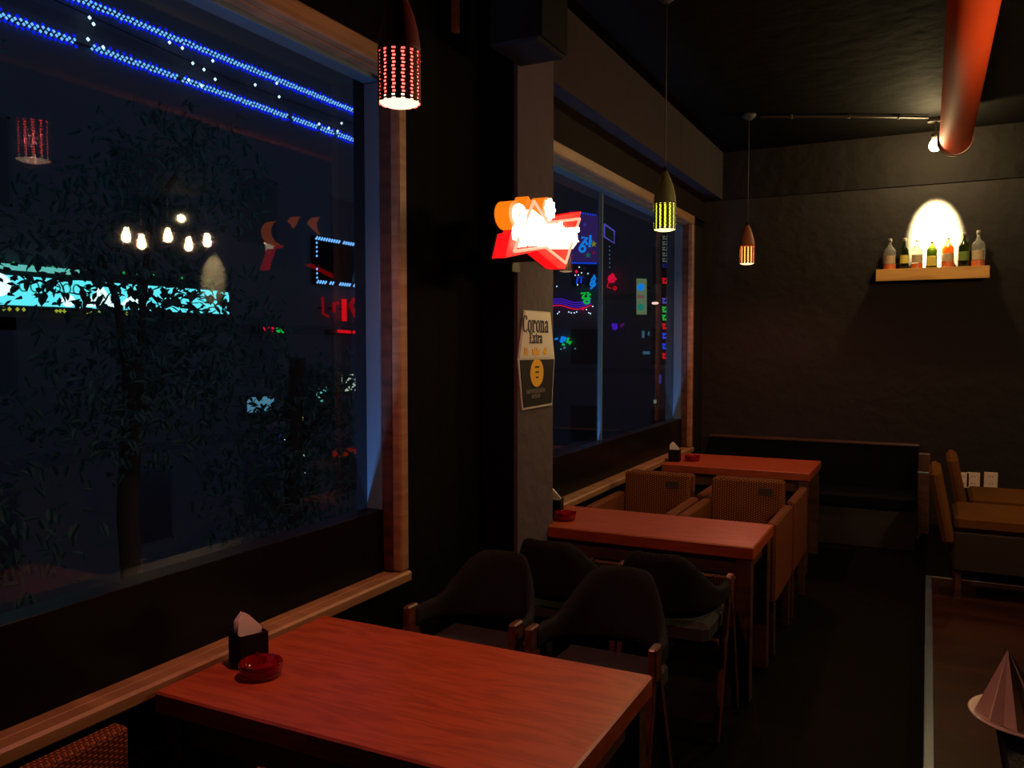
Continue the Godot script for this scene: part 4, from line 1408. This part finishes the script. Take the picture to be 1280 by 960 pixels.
	t = thing("rose_sign", "pink-red neon flower figure just right of the mullion", "sign", Vector3(-11.487, 4.244, -31.900))
	stand_off(t, [Vector2(0.02, 0.08)], 0.295)
	strokes(t, "lit_petal", M.sign_pink, [arc_pts(Vector2(0.02, 0.08), 0.11, 0.13, 0, 330, 10), [Vector2(0.08, 0.28), Vector2(-0.05, 0.05), Vector2(0.14, 0.1)], [Vector2(0.14, 0.02), Vector2(0.2, 0.1)]], 0.055)
	strokes(t, "lit_stem", M.sign_red, [[Vector2(-0.08, 0.0), Vector2(-0.18, -0.24), Vector2(0.0, -0.3)], arc_pts(Vector2(0.16, -0.3), 0.06, 0.06)], 0.024)
	t = thing("neon_dots", "scattered white and red light dots around the music stave", "light string", Vector3(-13.007, 2.689, -31.900))
	stand_off(t, [Vector2(0, 0.2)], 0.295)
	var wd := []
	for p in [Vector2(0.133, 2.157), Vector2(0.239, 1.924), Vector2(-0.043, 1.837), Vector2(0.099, 1.832), Vector2(0.520, 1.881), Vector2(0.065, 1.441), Vector2(-0.865, 1.404), Vector2(-0.753, 0.341), Vector2(-0.825, 0.276), Vector2(-0.322, 0.334), Vector2(-0.215, 0.299), Vector2(-0.072, 0.297), Vector2(0.034, 0.328), Vector2(0.456, 0.419), Vector2(0.562, 0.286), Vector2(0.632, 0.252), Vector2(0.735, 0.543), Vector2(1.115, 0.697)]:
		wd.append(Vector3(p.x, p.y, 0))
	beads("white_led_lights", t, wd, 0.034, M.fairy_white)
	var rd := []
	for p in [Vector2(0.010, 1.982), Vector2(0.298, 0.454)]:
		rd.append(Vector3(p.x, p.y, 0))
	beads("red_led_lights", t, rd, 0.08, M.sign_pink)
	t = thing("leaf_lights", "cluster of cyan and green lit signs low behind the beer plaque", "sign", Vector3(-13.582, 1.868, -32.000))
	stand_off(t, [Vector2(-0.08, 0), Vector2(0.17, 0), Vector2(-0.35, 0.05)], 0.195)
	strokes(t, "lit_cyan_part", M.sign_sky, [[Vector2(-0.05, 0.14), Vector2(-0.12, -0.1)], [Vector2(0.05, 0.12), Vector2(-0.02, -0.05)], [Vector2(-0.36, 0.08), Vector2(-0.34, 0.02)]], 0.075)
	strokes(t, "lit_green_part", M.sign_green, [[Vector2(0.2, 0.1), Vector2(0.14, -0.12)], [Vector2(-0.08, -0.18), Vector2(0.02, -0.2)], [Vector2(0.3, -0.05), Vector2(0.24, -0.17)]], 0.05)
	beads("white_led_lights", t, [Vector3(0.0, -0.34, 0), Vector3(0.04, -0.31, 0), Vector3(0.5, -0.36, 0), Vector3(-0.14, -0.38, 0)], 0.045, M.shop_cool)
	t = thing("violet_lights", "pair of violet lit signs low in the far window", "sign", Vector3(-11.239, 2.411, -32.000))
	stand_off(t, [Vector2(-0.17, 0), Vector2(0.16, 0)], 0.195)
	strokes(t, "lit_violet_part", M.sign_purple, [[Vector2(-0.2, 0.12), Vector2(-0.16, -0.08)], [Vector2(-0.08, 0.1), Vector2(-0.06, -0.1)], [Vector2(-0.2, -0.06), Vector2(-0.08, -0.1)]], 0.06)
	strokes(t, "lit_mauve_part", glow("sign_mauve", Color(0.6, 0.15, 0.6), 0.22), [[Vector2(0.16, 0.1), Vector2(0.16, -0.05)], [Vector2(0.26, 0.1), Vector2(0.18, 0.04)]], 0.05)
	# vertical light box with two discs
	t = thing("light_box", "pale vertical light box with two blue discs in the far window", "sign", Vector3(-9.955, 3.518, -31.000))
	s = sf(-1)
	extrude(s, [Vector2(-0.182, 0.712), Vector2(0.170, 0.684), Vector2(0.181, -0.679), Vector2(-0.171, -0.673)], -0.2, 0.0)
	part("lit_case", s, glow("box_pale", Color(0.62, 0.75, 0.55), 0.3), t)
	for d in [[[Vector2(-0.003, 0.368)][0], M.sign_sky], [[Vector2(0.003, -0.399)][0], M.sign_teal]]:
		s = sf(-1)
		extrude(s, disc_poly(d[0], 0.14, 0.14), 0.0, 0.03)
		part("lit_disc", s, d[1], t)
	s = sf(-1)
	box(s, Vector3(0.28, 0.12, 0.02), Vector3(0, 0.0, 0.01))
	s = sf(-1)
	for y in [-0.4, 0.4]:
		box(s, Vector3(0.05, 0.05, 1.0), Vector3(0, y, -0.7))
	part("wall_bracket", s, M.black_metal, t)
	s = sf(-1)
	box(s, Vector3(0.28, 0.12, 0.02), Vector3(0, 0.0, 0.01))
	part("lit_strip", s, glow("strip_rose", Color(0.75, 0.5, 0.55), 0.3), t)
	# stacked characters
	t = thing("character_column", "vertical column of lit coloured characters beside the far window frame", "sign", Vector3(-9.005, 3.221, -31.000))
	stand_off(t, [Vector2(0, 1.5), Vector2(0, -1.5)], 1.195)
	s = sf(-1)
	extrude(s, [Vector2(-0.180, 2.729), Vector2(0.130, 2.710), Vector2(0.177, -2.311), Vector2(-0.136, -2.314)], -0.2, -0.06)
	part("case", s, M.black_film, t)
	var ys := [Vector2(-0.023, 2.508), Vector2(-0.021, 2.298), Vector2(-0.019, 2.087), Vector2(-0.017, 1.875), Vector2(-0.015, 1.664), Vector2(-0.013, 1.453), Vector2(-0.008, 0.878), Vector2(-0.001, 0.121), Vector2(0.002, -0.212), Vector2(0.005, -0.516), Vector2(0.008, -0.850), Vector2(0.011, -1.215), Vector2(0.015, -1.611), Vector2(0.018, -1.977)]
	var dimw := glow("char_grey", Color(0.55, 0.65, 0.6), 0.22)
	var dimb := glow("char_navy", Color(0.15, 0.2, 0.8), 0.2)
	var cm := [dimw, dimw, dimw, dimw, dimw, dimb, M.sign_red, M.sign_lilac, M.sign_green, M.sign_green, M.sign_red, M.sign_blue, M.sign_blue, M.sign_red]
	for k in ys.size():
		var c: Vector2 = ys[k]
		var hgt := 0.08 if k < 6 else 0.12
		strokes(t, "lit_character", cm[k], [[c + Vector2(-0.1, hgt * 0.7), c + Vector2(0.02, hgt * 0.8), c + Vector2(-0.08, -hgt * 0.2)], [c + Vector2(0.1, hgt), c + Vector2(0.1, -hgt * 0.3)], [c + Vector2(-0.08, -hgt * 0.6), c + Vector2(0.1, -hgt * 0.6), c + Vector2(0.08, -hgt)]], 0.03 if k < 6 else 0.038)
	t = thing("street_light", "round white street light between the light box and the character column", "street light", Vector3(-9.382, 3.260, -31.000))
	s = sf(0)
	lathe(s, [[0.0, -0.05], [0.1, -0.04], [0.14, 0.0], [0.1, 0.04], [0.0, 0.05]], 16)
	part("lamp_head", s, glow("street_glow", Color(1.0, 0.8, 0.75), 1.4), t)
	s = sf(0)
	tube(s, [Vector3(0, 0.04, -0.02), Vector3(0, 0.1, -0.4), Vector3(0, -6.5, -0.42)], 0.04, 8)
	part("pole", s, M.black_metal, t)
	t = thing("window_lights", "dim bluish lit windows low beside the character column", "shop window", Vector3(-9.936, 1.923, -31.900))
	stand_off(t, [Vector2(-0.15, 0.1)], 0.295)
	for d in [[[Vector2(-0.198, 0.159)][0], 0.1, 0.28, M.shop_cool], [[Vector2(0.031, 0.189)][0], 0.06, 0.16, M.shop_cool], [[Vector2(-0.061, -0.570)][0], 0.28, 0.12, M.shop_cool], [[Vector2(0.502, -1.607)][0], 0.08, 0.36, M.sign_lilac], [[Vector2(0.315, -2.497)][0], 0.12, 0.14, M.shop_white]]:
		s = sf(-1)
		box(s, Vector3(d[1], d[2], 0.03), Vector3(d[0].x, d[0].y, 0))
		var dm: StandardMaterial3D = d[3].duplicate()
		dm.emission_energy_multiplier = 0.18
		part("lit_pane", s, dm, t)

	# blue lights added below the windows to tint the frames, out of sight from inside
	glow("added_blue", Color(0.15, 0.42, 1.0), 1.6)
	for d in [[-1.5, 2.5, "unseen blue light added below the near window to tint its frame"], [-5.7, 3.3, "unseen blue light added below the far window to tint its frame"]]:
		t = thing("light_tray", d[2], "light", Vector3(-2.21, 0.55, d[0]), 0.0, "added blue lights, unseen below the windows")
		s = sf(-1)
		box(s, Vector3(0.11, 0.06, d[1]), Vector3(0, -0.03, 0), 0.004)
		box(s, Vector3(0.06, 0.12, 0.05), Vector3(0.03, -0.06, 0), 0.002)
		part("tray", s, M.black_metal, t)
		s = sf(-1)
		box(s, Vector3(0.06, 0.006, d[1] - 0.06), Vector3(0, 0.003, 0))
		part("light_diffuser", s, M.added_blue, t)
		var al := AreaLight3D.new()
		al.name = "lamp_light"
		al.area_size = Vector2(0.06, d[1] - 0.06)
		al.light_color = lin(0.18, 0.45, 1.0)
		al.light_energy = 4.5
		al.area_range = 12.0
		al.shadow_enabled = true
		t.add_child(al, true)
		al.position = Vector3(0, 0.012, 0)
		al.rotation.x = PI / 2

	tree(Vector3(-8.2, -3.5, -6.6), "leafy street tree straight outside the near window, darkening the right of the billboard", [[Vector3(0.2, 5.4, -0.9), Vector3(1.0, 0.9, 1.2)], [Vector3(-0.1, 6.2, 0.3), Vector3(1.0, 1.0, 1.2)], [Vector3(0.2, 4.6, 0.2), Vector3(1.1, 0.8, 1.4)], [Vector3(0.1, 7.2, -0.6), Vector3(1.0, 0.9, 1.2)]], 700, 0.15)
	tree(Vector3(-8.4, -3.5, -9.6), "street tree beside the near window frame with lit shops behind its leaves", [[Vector3(0.0, 4.2, 0.2), Vector3(1.1, 0.9, 1.3)], [Vector3(0.2, 3.3, 0.9), Vector3(1.0, 0.9, 1.2)], [Vector3(-0.2, 3.2, -0.7), Vector3(1.0, 0.8, 1.2)], [Vector3(0.0, 2.4, 0.3), Vector3(1.0, 0.7, 1.3)], [Vector3(0.0, 4.55, -1.15), Vector3(1.0, 0.6, 0.8)], [Vector3(0.0, 4.3, -0.3), Vector3(1.0, 0.6, 0.8)]], 330, 0.15)
	tree(Vector3(-7.8, -3.5, -3.4), "street tree at the far left with foliage below the billboard", [[Vector3(0.0, 4.3, 0.3), Vector3(1.0, 0.9, 1.3)], [Vector3(0.2, 3.4, -0.8), Vector3(1.0, 0.9, 1.3)], [Vector3(0.0, 3.0, 0.8), Vector3(1.0, 0.9, 1.2)], [Vector3(0.1, 7.6, 0.0), Vector3(1.0, 0.7, 1.2)]], 430, 0.15)
